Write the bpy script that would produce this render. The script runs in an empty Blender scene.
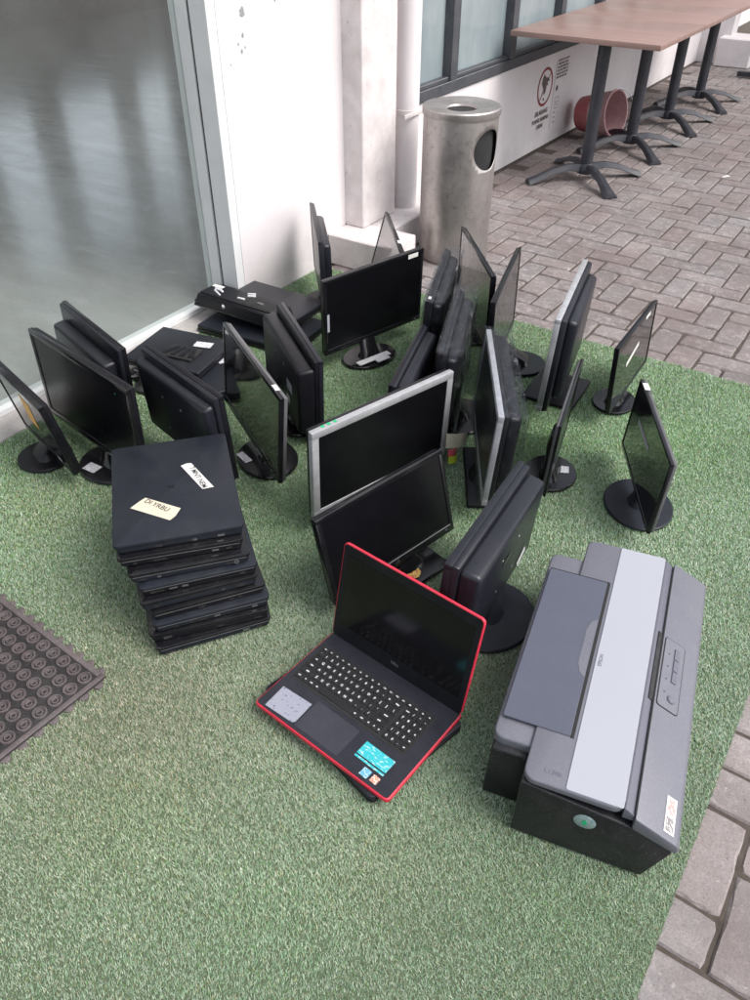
import bpy, bmesh, math, random
import numpy as np
from mathutils import Vector, Matrix
random.seed(7); rng = np.random.default_rng(11)
S = bpy.context.scene; COL = S.collection
R_ = math.radians
# ------------------------------------------------------------------ camera
CH = 1.5; CF = 780.0; PITCH = 39.24
cam = bpy.data.objects.new('camera', bpy.data.cameras.new('camera')); COL.objects.link(cam)
cam.data.sensor_width = 36; cam.data.lens = 36*CF/1000; cam.data.clip_end = 600; cam.data.clip_start = .02
cam.location = (0, 0, CH); cam.rotation_euler = (R_(90-PITCH), 0, 0)
S.camera = cam
def proj(x, y, z=0):
    s, c = math.sin(R_(PITCH)), math.cos(R_(PITCH)); z = z-CH
    a = y*c-z*s; a = np.where(np.abs(a) < 1e-4, 1e-4, a)
    return 375+CF*x/a, 500-CF*(y*s+z*c)/a, a
# ------------------------------------------------------------------ materials
def newmat(name):
    m = bpy.data.materials.new(name); m.use_nodes = True; nt = m.node_tree; nt.nodes.clear()
    out = nt.nodes.new('ShaderNodeOutputMaterial'); b = nt.nodes.new('ShaderNodeBsdfPrincipled')
    nt.links.new(b.outputs[0], out.inputs[0]); return m, nt, b, out
def noise(nt, scale, detail=4, rough=.6, coord='Object', stretch=None, dist=0):
    tc = nt.nodes.new('ShaderNodeTexCoord'); n = nt.nodes.new('ShaderNodeTexNoise')
    n.inputs['Scale'].default_value = scale; n.inputs['Detail'].default_value = detail; n.inputs['Roughness'].default_value = rough
    n.inputs['Distortion'].default_value = dist
    if stretch:
        mp = nt.nodes.new('ShaderNodeMapping'); mp.inputs['Scale'].default_value = stretch
        nt.links.new(tc.outputs[coord], mp.inputs[0]); nt.links.new(mp.outputs[0], n.inputs['Vector'])
    else: nt.links.new(tc.outputs[coord], n.inputs['Vector'])
    return n.outputs['Fac']
def ramp(nt, src, stops):
    r = nt.nodes.new('ShaderNodeValToRGB'); e = r.color_ramp.elements
    while len(e) < len(stops): e.new(.5)
    for k, (p, c) in enumerate(stops):
        e[k].position = p; e[k].color = (c, c, c, 1) if isinstance(c, (int, float)) else tuple(c)+(1,)
    nt.links.new(src, r.inputs[0]); return r.outputs[0]
def mixc(nt, fac, a, b, mode='MIX'):
    m = nt.nodes.new('ShaderNodeMix'); m.data_type = 'RGBA'; m.blend_type = mode
    for i, v in ((0, fac), (6, a), (7, b)):
        if isinstance(v, (int, float)): m.inputs[i].default_value = v
        elif isinstance(v, tuple): m.inputs[i].default_value = v+(1,)
        else: nt.links.new(v, m.inputs[i])
    return m.outputs[2]
def bump(nt, b, src, st=.2, d=.001):
    bp = nt.nodes.new('ShaderNodeBump'); bp.inputs['Strength'].default_value = st; bp.inputs['Distance'].default_value = d
    nt.links.new(src, bp.inputs['Height']); nt.links.new(bp.outputs[0], b.inputs['Normal'])
def pbr(name, col, rough=.5, metal=0., var=.15, scale=30, col2=None, rvar=.08, bmp=0, bscale=400, spec=.5, dust=0, stretch=None, coat=0):
    m, nt, b, o = newmat(name)
    c2 = col2 or tuple(x*(1-var) for x in col); c1 = col if col2 else tuple(min(1, x*(1+var)) for x in col)
    f = noise(nt, scale, 5, .65, stretch=stretch)
    c = mixc(nt, ramp(nt, f, [(.3, 0), (.7, 1)]), c1, c2)
    r = ramp(nt, noise(nt, scale*.6, 4), [(.3, max(.02, rough-rvar)), (.7, min(1, rough+rvar))])
    if dust:
        d = ramp(nt, noise(nt, 9, 8, .7), [(.42, 0), (.75, dust)])
        d2 = ramp(nt, noise(nt, 260, 2, .5), [(.60, 0), (.72, dust*1.4)])
        c = mixc(nt, d, c, (.30, .29, .27)); c = mixc(nt, d2, c, (.38, .37, .35))
        r = mixc(nt, d, r, (.8, .8, .8))
    nt.links.new(c, b.inputs['Base Color']); nt.links.new(r, b.inputs['Roughness'])
    b.inputs['Metallic'].default_value = metal; b.inputs['Specular IOR Level'].default_value = spec
    b.inputs['Coat Weight'].default_value = coat
    if bmp: bump(nt, b, noise(nt, bscale, 3), bmp)
    return m
MT = {}
MT['gloss'] = pbr('black_gloss_plastic', (.007, .007, .009), .18, dust=.02, rvar=.06)
MT['matte'] = pbr('black_matte_plastic', (.007, .007, .010), .38, dust=.015, rvar=.03, spec=.32, bmp=.04, bscale=1200)
MT['grey'] = pbr('dark_grey_plastic', (.013, .014, .020), .32, dust=.018, rvar=.03, spec=.4, bmp=.03, bscale=1200)
MT['lap'] = pbr('laptop_lid_plastic', (.012, .0145, .022), .46, dust=.03, spec=.35, bmp=.15, bscale=700)
MT['edgegrey'] = pbr('grey_edge_plastic', (.10, .10, .105), .35, dust=.05)
MT['silver'] = pbr('silver_painted_plastic', (.46, .46, .475), .34, metal=.35, dust=.06)
MT['screen'] = pbr('matte_lcd_glass', (.0045, .0045, .006), .26, dust=.004, rvar=.015, spec=.4)
MT['mirror'] = pbr('glossy_lcd_glass', (.005, .005, .006), .08, dust=.02, rvar=.03, spec=.9, coat=.4)
MT['lapscreen'] = pbr('laptop_lcd_glass', (.004, .004, .005), .13, rvar=.02, spec=.45)
MT['semi'] = pbr('satin_lcd_glass', (.006, .006, .007), .27, dust=.02, rvar=.04, spec=1.0, coat=.3)
MT['white'] = pbr('white_plastic', (.62, .62, .63), .5)
MT['metal'] = pbr('connector_metal', (.45, .45, .47), .35, metal=.9)
MT['red'] = pbr('red_laptop_edge', (.62, .03, .06), .35)
MT['key'] = pbr('keycap', (.011, .011, .013), .5)
MT['deck'] = pbr('laptop_deck', (.017, .018, .026), .42, dust=.03, spec=.4, bmp=.2, bscale=1200)
MT['pad'] = pbr('touchpad', (.036, .036, .048), .34, rvar=.02)
MT['orange'] = pbr('orange_sticker', (.75, .30, .03), .5, col2=(.80, .50, .10), scale=60)
MT['rubber'] = pbr('rubber_black', (.02, .02, .02), .8)
MT['ink'] = pbr('ink', (.02, .02, .025), .7)
def label_mat(name, paper, ink=(.25, .25, .27), sx=160, rows=190, thr=.5):
    m, nt, b, o = newmat(name)
    tc = nt.nodes.new('ShaderNodeTexCoord'); sp = nt.nodes.new('ShaderNodeSeparateXYZ'); nt.links.new(tc.outputs['Object'], sp.inputs[0])
    n = noise(nt, 1, 1, .5, stretch=(sx, rows, 1))
    f = ramp(nt, n, [(thr, 0), (thr+.08, 1)])
    nt.links.new(mixc(nt, f, paper, ink), b.inputs['Base Color']); b.inputs['Roughness'].default_value = .55
    return m
MT['label'] = label_mat('printed_label', (.66, .66, .69), thr=.56)
MT['paper'] = pbr('plain_paper_tape', (.66, .65, .62), .7, scale=50, var=.06)
MT['cream'] = pbr('cream_masking_tape', (.62, .57, .44), .75, scale=50, var=.08)
MT['greylab'] = label_mat('silver_label', (.40, .41, .46), (.2, .2, .24), thr=.58)
MT['cyan'] = label_mat('cyan_energy_label', (.03, .45, .50), (.45, .70, .72), sx=90, rows=260, thr=.56)
MT['blue'] = label_mat('blue_chip_badge', (.12, .38, .55), (.7, .8, .85), sx=300, rows=300, thr=.55)
MT['orangelab'] = label_mat('orange_small_badge', (.70, .22, .12), (.85, .8, .75), sx=300, rows=300, thr=.5)
MT['touch'] = label_mat('foil_service_sticker', (.30, .31, .37), (.12, .12, .22), sx=120, rows=120, thr=.62)
MT['green'] = pbr('green_dot', (.02, .42, .18), .5)
MT['notered'] = pbr('red_note', (.75, .12, .14), .7)
MT['noteyel'] = pbr('lime_note', (.62, .72, .05), .7)
def facing_reflect(nt, lo=.05, hi=.75):
    l = nt.nodes.new('ShaderNodeLayerWeight'); l.inputs['Blend'].default_value = .5
    return ramp(nt, l.outputs['Facing'], [(.35, lo), (.75, lo*1.8+.04), (1.0, hi)])
# wrinkled clear film
m, nt, b, o = newmat('clear_plastic_film'); nt.nodes.remove(b)
tr = nt.nodes.new('ShaderNodeBsdfTransparent'); tr.inputs[0].default_value = (.93, .94, .96, 1)
gl = nt.nodes.new('ShaderNodeBsdfGlossy'); gl.inputs['Color'].default_value = (.85, .87, .9, 1); gl.inputs['Roughness'].default_value = .22
frf = facing_reflect(nt, .03, .6)
ms = nt.nodes.new('ShaderNodeMixShader'); wr = mixc(nt, 1.0, ramp(nt, noise(nt, 14, 6, .7, dist=1.2), [(.54, .0), (.62, .05), (.68, .35)]), ramp(nt, noise(nt, 9, 3, .5, dist=2.2, stretch=(1, 1, .5)), [(.487, 0), (.50, .16), (.513, 0)]), 'ADD')  # noise patches and thin veins paint bright crease highlights onto the film
mx = nt.nodes.new('ShaderNodeMath'); mx.operation = 'ADD'; mx.use_clamp = True
nt.links.new(frf, mx.inputs[0]); nt.links.new(wr, mx.inputs[1]); nt.links.new(mx.outputs[0], ms.inputs[0])
bp = nt.nodes.new('ShaderNodeBump'); bp.inputs['Strength'].default_value = .9; bp.inputs['Distance'].default_value = .006
nt.links.new(noise(nt, 22, 6, .7, dist=1.5, stretch=(1, 1, .35)), bp.inputs['Height']); nt.links.new(bp.outputs[0], gl.inputs['Normal'])
nt.links.new(tr.outputs[0], ms.inputs[1]); nt.links.new(gl.outputs[0], ms.inputs[2]); nt.links.new(ms.outputs[0], o.inputs[0]); MT['film'] = m
# ------------------------------------------------------------------ mesh builder
class MB:
    def __init__(s): s.bm = bmesh.new()
    def _join(s, b2, M):
        b2.transform(M); me = bpy.data.meshes.new('tmp'); b2.to_mesh(me); b2.free(); s.bm.from_mesh(me); bpy.data.meshes.remove(me); return s
    def box(s, sx, sy, sz, loc=(0, 0, 0), bev=0., seg=2, rot=None, M=None, taper=None):
        b = bmesh.new(); bmesh.ops.create_cube(b, size=1)
        for v in b.verts: v.co = Vector((v.co.x*sx, v.co.y*sy, v.co.z*sz))
        if taper:                      # taper=(axis 'y+', fx, fz)
            for v in b.verts:
                if v.co.y > 0: v.co.x *= taper[0]; v.co.z = v.co.z*taper[1]+(taper[2] if len(taper) > 2 else 0)
        if bev: bmesh.ops.bevel(b, geom=b.edges[:], offset=min(bev, .49*min(sx, sy, sz)), segments=seg, affect='EDGES', profile=.5)
        T = Matrix.Translation(loc)
        if rot: T = T @ rot
        if M is not None: T = M @ T
        return s._join(b, T)
    def prism(s, pts, h, loc=(0, 0, 0), M=None, bev=0, seg=2, only_vert=False):   # polygon in xy, extruded +z
        b = bmesh.new(); vs = [b.verts.new((x, y, 0)) for x, y in pts]; f = b.faces.new(vs)
        if f.normal.z > 0 or True:
            bmesh.ops.recalc_face_normals(b, faces=[f])
        r = bmesh.ops.extrude_face_region(b, geom=[f]); nv = [v for v in r['geom'] if isinstance(v, bmesh.types.BMVert)]
        for v in nv: v.co.z += h
        bmesh.ops.recalc_face_normals(b, faces=b.faces[:])
        if bev:
            eds = [e for e in b.edges if not only_vert or abs(e.verts[0].co.z-e.verts[1].co.z) > h*.5]
            bmesh.ops.bevel(b, geom=eds, offset=bev, segments=seg, affect='EDGES', profile=.5)
        T = Matrix.Translation(loc)
        if M is not None: T = M @ T
        return s._join(b, T)
    def lathe(s, prof, n=40, loc=(0, 0, 0), sx=1, sy=1, M=None, rot=None):
        b = bmesh.new(); rings = []
        for r, z in prof:
            if r < 1e-6: rings.append([b.verts.new((0, 0, z))])
            else: rings.append([b.verts.new((r*sx*math.cos(2*math.pi*k/n), r*sy*math.sin(2*math.pi*k/n), z)) for k in range(n)])
        for A, B in zip(rings, rings[1:]):
            for k in range(n):
                k2 = (k+1) % n
                if len(A) == 1 and len(B) == 1: continue
                if len(A) == 1: b.faces.new((A[0], B[k2], B[k]))
                elif len(B) == 1: b.faces.new((A[k], A[k2], B[0]))
                else: b.faces.new((A[k], A[k2], B[k2], B[k]))
        bmesh.ops.recalc_face_normals(b, faces=b.faces[:])
        T = Matrix.Translation(loc)
        if rot: T = T @ rot
        if M is not None: T = M @ T
        return s._join(b, T)
    def loft(s, secs, n=16, cap=True, M=None):          # secs: (centre, rx, ry, power) rounded sections in xy planes
        b = bmesh.new(); rings = []
        for (c, rx, ry, *pw) in secs:
            p = pw[0] if pw else 1.; R = []
            for k in range(n):
                a = 2*math.pi*k/n; cs, sn = math.cos(a), math.sin(a)
                R.append(b.verts.new((c[0]+rx*math.copysign(abs(cs)**p, cs), c[1]+ry*math.copysign(abs(sn)**p, sn), c[2])))
            rings.append(R)
        for A, B in zip(rings, rings[1:]):
            for k in range(n): b.faces.new((A[k], A[(k+1) % n], B[(k+1) % n], B[k]))
        if cap: b.faces.new(rings[0][::-1]); b.faces.new(rings[-1])
        bmesh.ops.recalc_face_normals(b, faces=b.faces[:])
        return s._join(b, M if M is not None else Matrix())
    def tube(s, pts, r, n=8, M=None):
        b = bmesh.new(); P = [Vector(p) for p in pts]; rings = []
        up = Vector((0, 0, 1))
        for i, p in enumerate(P):
            t = (P[min(i+1, len(P)-1)]-P[max(i-1, 0)]).normalized()
            u = t.cross(up); u = u.normalized() if u.length > 1e-3 else Vector((1, 0, 0)); w = t.cross(u).normalized()
            rings.append([b.verts.new(p+u*r*math.cos(2*math.pi*k/n)+w*r*math.sin(2*math.pi*k/n)) for k in range(n)])
        for A, B in zip(rings, rings[1:]):
            for k in range(n): b.faces.new((A[k], A[(k+1) % n], B[(k+1) % n], B[k]))
        b.faces.new(rings[0][::-1]); b.faces.new(rings[-1]); bmesh.ops.recalc_face_normals(b, faces=b.faces[:])
        return s._join(b, M if M is not None else Matrix())
    def quad(s, p):
        vs = [s.bm.verts.new(q) for q in p]; s.bm.faces.new(vs); return s
    def done(s, name, mat, parent=None, smooth=True):
        me = bpy.data.meshes.new(name); s.bm.to_mesh(me); s.bm.free(); me.materials.append(MT[mat] if isinstance(mat, str) else mat)
        if smooth:
            me.polygons.foreach_set('use_smooth', [True]*len(me.polygons)); me.set_sharp_from_angle(angle=R_(38))
        o = bpy.data.objects.new(name, me); COL.objects.link(o)
        if parent: o.parent = parent
        return o
def tag(o, label=None, cat=None, group=None, kind=None):
    for k, v in (('label', label), ('category', cat), ('group', group), ('kind', kind)):
        if v: o[k] = v
    return o
def empty(name, loc, rz=0., label=None, cat=None, group=None):
    o = bpy.data.objects.new(name, None); COL.objects.link(o); o.location = loc; o.rotation_euler = (0, 0, rz); o.empty_display_size = .05
    return tag(o, label, cat, group)
def text_mesh(name, body, size, mat, parent, M, extrude=.0003, bold=0):
    c = bpy.data.curves.new(name, 'FONT'); c.body = body; c.size = size; c.extrude = extrude; c.align_x = 'CENTER'; c.align_y = 'CENTER'; c.offset = bold
    t = bpy.data.objects.new(name+'_tmp', c); COL.objects.link(t); dg = bpy.context.evaluated_depsgraph_get()
    me = bpy.data.meshes.new_from_object(t.evaluated_get(dg)); bpy.data.objects.remove(t); bpy.data.curves.remove(c)
    me.materials.clear(); me.materials.append(MT[mat] if isinstance(mat, str) else mat)
    me.name = name; o = bpy.data.objects.new(name, me); COL.objects.link(o)
    if parent: o.parent = parent
    o.matrix_local = M; return o
# ------------------------------------------------------------------ building axes
AZ = R_(34.); DS = Vector((math.sin(AZ), math.cos(AZ), 0)); DO = Vector((math.cos(AZ), -math.sin(AZ), 0))
BM = Matrix((( DO.x, DS.x, 0, 0), (DO.y, DS.y, 0, 0), (0, 0, 1, 0), (0, 0, 0, 1)))      # local x = off, y = along
def so(s, o, z=0): return DS*s+DO*o+Vector((0, 0, z))
def bbox(mb, s0, s1, o0, o1, z0, z1, bev=0, seg=1):
    return mb.box(o1-o0, s1-s0, z1-z0, ((o0+o1)/2, (s0+s1)/2, (z0+z1)/2), bev, seg)
def place(o): o.matrix_world = BM; return o
# materials of the setting
def colattr(nt, name='col'):
    a = nt.nodes.new('ShaderNodeAttribute'); a.attribute_name = name; return a.outputs['Color']
m, nt, b, o = newmat('paving_brick')
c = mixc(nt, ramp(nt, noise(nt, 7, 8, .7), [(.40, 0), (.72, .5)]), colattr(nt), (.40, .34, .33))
c = mixc(nt, ramp(nt, noise(nt, 28, 6, .75), [(.52, 0), (.60, .45)]), c, (.47, .425, .415))
c = mixc(nt, ramp(nt, noise(nt, 75, 5, .7), [(.61, 0), (.67, .75)]), c, (.62, .58, .565))
c = mixc(nt, ramp(nt, noise(nt, 48, 6, .75), [(.30, .6), (.42, 0)]), c, (.11, .09, .08))
c = mixc(nt, ramp(nt, noise(nt, 2.2, 5, .6), [(.35, .55), (.6, 0)]), c, (.15, .105, .095))
c = mixc(nt, ramp(nt, noise(nt, 260, 3, .6), [(.35, .35), (.6, 0)]), c, (.12, .10, .10))
nt.links.new(c, b.inputs['Base Color']); b.inputs['Roughness'].default_value = .85
bump(nt, b, noise(nt, 90, 9, .78), .9, .004); MT['brick'] = m
MT['joint'] = pbr('joint_sand', (.050, .039, .032), .95, scale=45, col2=(.105, .085, .070), bmp=.9, bscale=160)
m, nt, b, o = newmat('white_render_wall')
f1 = ramp(nt, noise(nt, 3.0, 8, .72), [(.45, 0), (.85, .5)])
c = mixc(nt, f1, (.74, .695, .70), (.62, .585, .58))
c = mixc(nt, ramp(nt, noise(nt, 40, 6, .7), [(.62, 0), (.80, .35)]), c, (.5, .47, .46))
tc = nt.nodes.new('ShaderNodeTexCoord'); sp = nt.nodes.new('ShaderNodeSeparateXYZ'); nt.links.new(tc.outputs['Object'], sp.inputs[0])
low = ramp(nt, sp.outputs['Z'], [(.0, 1), (.30, 0)]); n3 = ramp(nt, noise(nt, 6, 7, .7), [(.40, .0), (.75, .5)])
mm = nt.nodes.new('ShaderNodeMath'); mm.operation = 'MULTIPLY'; nt.links.new(low, mm.inputs[0]); nt.links.new(n3, mm.inputs[1])
c = mixc(nt, mm.outputs[0], c, (.38, .36, .34))
c = mixc(nt, ramp(nt, noise(nt, 1.0, 7, .75, stretch=(5, 5, .5)), [(.56, 0), (.72, .22)]), c, (.50, .47, .44))
nt.links.new(c, b.inputs['Base Color']); b.inputs['Roughness'].default_value = .8; bump(nt, b, noise(nt, 50, 6), .25, .002); MT['wall'] = m
MT['concrete'] = pbr('painted_concrete', (.78, .73, .72), .8, scale=9, col2=(.58, .53, .52), bmp=.5, bscale=60)
MT['kerb'] = pbr('kerb_concrete', (.50, .47, .45), .8, scale=12, col2=(.33, .31, .30), bmp=.5, bscale=80)
MT['alu'] = pbr('grey_aluminium', (.72, .73, .73), .45, metal=0, scale=8, var=.05)
MT['groove'] = pbr('dark_groove', (.05, .05, .055), .6)
MT['winframe'] = pbr('charcoal_window_frame', (.055, .06, .07), .45, dust=.15)
MT['steel'] = pbr('weathered_steel', (.56, .52, .50), .38, metal=.8, scale=9, col2=(.34, .315, .30), rvar=.10, dust=.35, stretch=(1, 1, .45), bmp=.25, bscale=40)
m = MT['steel']; nt = m.node_tree; b = [q for q in nt.nodes if q.type == 'BSDF_PRINCIPLED'][0]; src = b.inputs['Base Color'].links[0].from_socket
nt.links.new(mixc(nt, ramp(nt, noise(nt, 34, 9, .8), [(.52, 0), (.66, .5)]), src, (.16, .145, .13)), b.inputs['Base Color'])
m = MT['concrete']; nt = m.node_tree; b = [q for q in nt.nodes if q.type == 'BSDF_PRINCIPLED'][0]; src = b.inputs['Base Color'].links[0].from_socket
nt.links.new(mixc(nt, ramp(nt, noise(nt, 17, 9, .8, dist=.8), [(.60, 0), (.66, .6)]), src, (.30, .25, .22)), b.inputs['Base Color'])
MT['hole'] = pbr('dark_inside', (.02, .02, .02), .9)
MT['tabletop'] = pbr('laminate_tabletop', (.33, .215, .185), .38, scale=6, col2=(.26, .17, .145), stretch=(.25, 3, 1))
MT['tabedge'] = pbr('laminate_edge', (.34, .24, .225), .5, scale=10)
MT['castiron'] = pbr('charcoal_cast_iron', (.018, .020, .030), .45, dust=.12)
MT['bucketred'] = pbr('red_bucket_plastic', (.36, .06, .075), .5, dust=.35)
MT['bucketpink'] = pbr('pale_bucket_plastic', (.42, .24, .25), .5, dust=.3)
MT['signink'] = pbr('faded_sign_ink', (.13, .09, .09), .8, scale=120, var=.4)
MT['signred'] = pbr('faded_red_sign_ink', (.33, .06, .06), .8, scale=90, col2=(.16, .06, .06))
# ------------------------------------------------------------------ ground
g = MB(); g.quad([(-150, -150, -.0055), (150, -150, -.0055), (150, 150, -.0055), (-150, 150, -.0055)]); tag(g.done('ground', 'joint', smooth=False), kind='structure')
# herringbone paving: one sheet of bricks laid in the building's axes
def paving():
    W = .108; V = []; Fc = []; Cc = []
    def brick(o0, s0, lo, ls):
        gp = .0030+rng.uniform(0, .0022); be = rng.uniform(.003, .006)
        z = rng.normal(0, .0012); tx, ty = rng.normal(0, .006, 2)
        x0, x1, y0, y1 = o0+gp, o0+lo-gp, s0+gp, s0+ls-gp; cx, cy = (x0+x1)/2, (y0+y1)/2
        near = s0 < 3.4
        if near:
            nseg = 6; out = []
            cs = [(x0, y0), (x1, y0), (x1, y1), (x0, y1)]
            for (pa, pb) in zip(cs, cs[1:]+cs[:1]):
                for q in range(nseg):
                    t = q/nseg; out.append([pa[0]+(pb[0]-pa[0])*t, pa[1]+(pb[1]-pa[1])*t])
            out = np.array(out); jit = rng.normal(0, .0011, out.shape); jit = .6*jit+.4*np.roll(jit, 1, 0); out += jit
            for c4 in range(0, 4*nseg, nseg):
                cc_ = np.array([cx, cy])-out[c4]; out[c4] += cc_/np.linalg.norm(cc_)*rng.uniform(.001, .006)
        else: out = np.array([(x0, y0), (x1, y0), (x1, y1), (x0, y1)])
        n_ = len(out); base = len(V); ctr_ = np.array([cx, cy])
        for sc_, zz in ((0, -.018), (0, -.0050), (be, 0)):
            for q in range(n_):
                dd = ctr_-out[q]; ex = out[q]+np.array([np.sign(dd[0])*sc_*(abs(dd[0]) > lo*.38), np.sign(dd[1])*sc_*(abs(dd[1]) > ls*.38)])*(rng.uniform(.5, 1.6) if near and sc_ else 1)
                V.append((ex[0], ex[1], zz+z+(0 if zz < -.01 else tx*(ex[0]-cx)+ty*(ex[1]-cy))))
        for L in (0, n_):
            for q in range(n_): Fc.append((base+L+q, base+L+(q+1) % n_, base+L+n_+(q+1) % n_, base+L+n_+q))
        Fc.append(tuple(base+2*n_+q for q in range(n_)))
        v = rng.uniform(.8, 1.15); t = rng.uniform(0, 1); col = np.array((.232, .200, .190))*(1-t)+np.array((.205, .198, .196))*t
        v *= 1+.62*max(0, min(1, (2.6-s0)/1.2))*max(0, min(1, (o0+.6)/.6)); Cc.extend([tuple(col*v)+(1,)]*(3*n_))  # near bricks tinted lighter, painting foreground glare and haze into their colour
    for bI in range(-12, 100):
        for a in range(-50, 30):
            if (a-bI) % 4: continue
            for kind in (0, 1):
                if kind == 0: o0, s0, lo, ls = -(a+2)*W+.072, bI*W+.004, 2*W, W
                else: o0, s0, lo, ls = -(a+4)*W+.072, bI*W+.004, W, 2*W
                if o0 < -2.30 or o0+lo > 4.6 or s0 < -1.0 or s0+ls > 10.5: continue
                P = DS*(s0+ls/2)+DO*(o0+lo/2)
                u, v, dpt = proj(P.x, P.y)
                if dpt < .05 or u < -150 or u > 1000 or v > 1250: continue
                if s0+ls < 2.7 and o0+lo < -.05: continue        # under the turf
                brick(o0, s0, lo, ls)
    me = bpy.data.meshes.new('pavement'); me.from_pydata(V, [], Fc)
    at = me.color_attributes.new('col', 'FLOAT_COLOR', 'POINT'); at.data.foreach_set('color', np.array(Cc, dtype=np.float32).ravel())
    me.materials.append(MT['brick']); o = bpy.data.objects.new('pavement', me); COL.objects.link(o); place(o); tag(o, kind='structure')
paving()
# ------------------------------------------------------------------ turf
T0, T1, TO0, TO1 = -1.8, 2.84, -2.222, .0945
m, nt, b, o = newmat('turf_backing')
c = mixc(nt, noise(nt, 120, 4), (.065, .095, .05), (.12, .14, .085)); nt.links.new(c, b.inputs['Base Color']); b.inputs['Roughness'].default_value = .95; MT['backing'] = m
g = MB(); bbox(g, T0, T1, TO0, TO1, .0015, .005); tag(place(g.done('turf_mat', 'backing', smooth=False)), kind='structure')
m, nt, b, o = newmat('turf_blade'); nt.links.new(colattr(nt), b.inputs['Base Color']); b.inputs['Roughness'].default_value = .42; b.inputs['Specular IOR Level'].default_value = .45
MT['blade'] = m
def turf():
    N = 2000000
    s = rng.uniform(T0, T1, N); of = rng.uniform(TO0, TO1, N)
    x = DS.x*s+DO.x*of; y = DS.y*s+DO.y*of
    u, v, dpt = proj(x, y); k = (dpt > .1) & (u > -25) & (u < 775) & (v < 1030) & (v > 240)
    s, of, x, y, dpt = s[k], of[k], x[k], y[k], dpt[k]
    keep = rng.uniform(0, 1, len(x)) < np.clip(1.9/dpt**1.25, .22, 1); x, y, s, of, dpt = x[keep], y[keep], s[keep], of[keep], dpt[keep]
    n = len(x)
    pat = lambda f, a, b_: np.sin(x*f+a+1.7*np.sin(y*f*.7+b_))*np.sin(y*f*1.1+b_+1.3*np.sin(x*f*.8+a))
    p1 = pat(3.1, .3, 1.9)*.6+pat(7.3, 2.2, .4)*.3+pat(17, 1, 5)*.25
    p2 = pat(1.7, 1.2, .2)*.6+pat(4.3, .2, 2.4)*.4
    ln = rng.uniform(.0055, .0115, n)*(1+.12*p1); ya = rng.uniform(0, 2*np.pi, n)
    lean = np.radians(np.clip(rng.normal(46, 16, n)+6*p1, 8, 84)); wd = rng.uniform(.0008, .0014, n)*np.clip(dpt/1.3, .9, 2.2)
    # a weak pile direction, as brushed turf has
    dx = np.cos(ya)+.30+.5*p2; dy = np.sin(ya)+.85; q = np.hypot(dx, dy)+1e-6; dx /= q; dy /= q
    px, py = -dy, dx
    z0 = .004
    hx = ln*np.sin(lean); hz = ln*np.cos(lean)
    V = np.zeros((n, 5, 3), np.float32)
    for j, (t, w) in enumerate(((0, 1), (0, -1), (.5, -.9), (.5, .9), (1, 0))):
        hh = t*hx*(.75+.25*t); V[:, j, 0] = x+dx*hh+px*wd*w*.5; V[:, j, 1] = y+dy*hh+py*wd*w*.5; V[:, j, 2] = z0+hz*t*(1.18-.18*t)
    t = rng.uniform(0, 1, n)
    C = np.zeros((n, 4), np.float32); C[:, 3] = 1
    cols = np.array([(.190, .300, .180), (.26, .36, .250), (.36, .42, .325), (.115, .235, .065), (.32, .32, .18)])
    far = np.clip((np.hypot(x-.1, y)-1.35)/1.1, 0, 1)
    pr = np.stack([.32+0*far, .32-.12*far, .30-.24*far, .06+.26*far, .08-.01*far], 1); cp = np.cumsum(pr/pr.sum(1, keepdims=True), 1)  # paler mix close by puts the foreground sheen into the blade colours
    idx = (t[:, None] > cp).sum(1).clip(0, 4); C[:, :3] = 1.10*cols[idx]*rng.uniform(.82, 1.18, (n, 1))*(1+.12*p1[:, None])
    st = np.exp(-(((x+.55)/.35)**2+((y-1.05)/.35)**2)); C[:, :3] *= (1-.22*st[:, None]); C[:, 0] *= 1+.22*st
    for (gx, gy, gr, am) in ((-.50, .80, .16, .35), (.02, .70, .16, -.5), (.55, 2.15, .16, .8), (-.25, 1.75, .2, .5), (.35, .62, .16, .3), (-.2, .62, .14, .25), (.95, 2.1, .2, .5), (-.95, 1.8, .2, -.6), (.35, 1.75, .15, .6), (.0, 2.3, .25, .4)):
        w_ = am*np.exp(-((x-gx)**2+((y-gy)*1.2)**2)/gr**2); C[:, 1] *= 1+.10*w_; C[:, 0] *= 1-.10*w_*(am > 0); C[:, 2] *= 1-.18*np.abs(w_)
    C[:, :3] *= (1+.13*p2[:, None])
    me = bpy.data.meshes.new('turf_grass'); me.vertices.add(n*5); me.vertices.foreach_set('co', V.ravel())
    b0 = np.arange(n)*5
    loops = np.stack([b0, b0+1, b0+2, b0+3, b0+3, b0+2, b0+4], 1).astype(np.int32)
    me.loops.add(n*7); me.loops.foreach_set('vertex_index', loops.ravel())
    st_ = np.stack([np.arange(n)*7, np.arange(n)*7+4], 1).ravel().astype(np.int32)
    me.polygons.add(n*2); me.polygons.foreach_set('loop_start', st_)
    me.update(calc_edges=True)
    at = me.color_attributes.new('col', 'FLOAT_COLOR', 'POINT'); at.data.foreach_set('color', np.repeat(C, 5, 0).ravel())
    me.materials.append(MT['blade']); o = bpy.data.objects.new('artificial_grass', me); COL.objects.link(o)
    tag(o, 'short green artificial turf laid between the building and the brick paving', 'artificial grass', kind='stuff')
turf()
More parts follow.
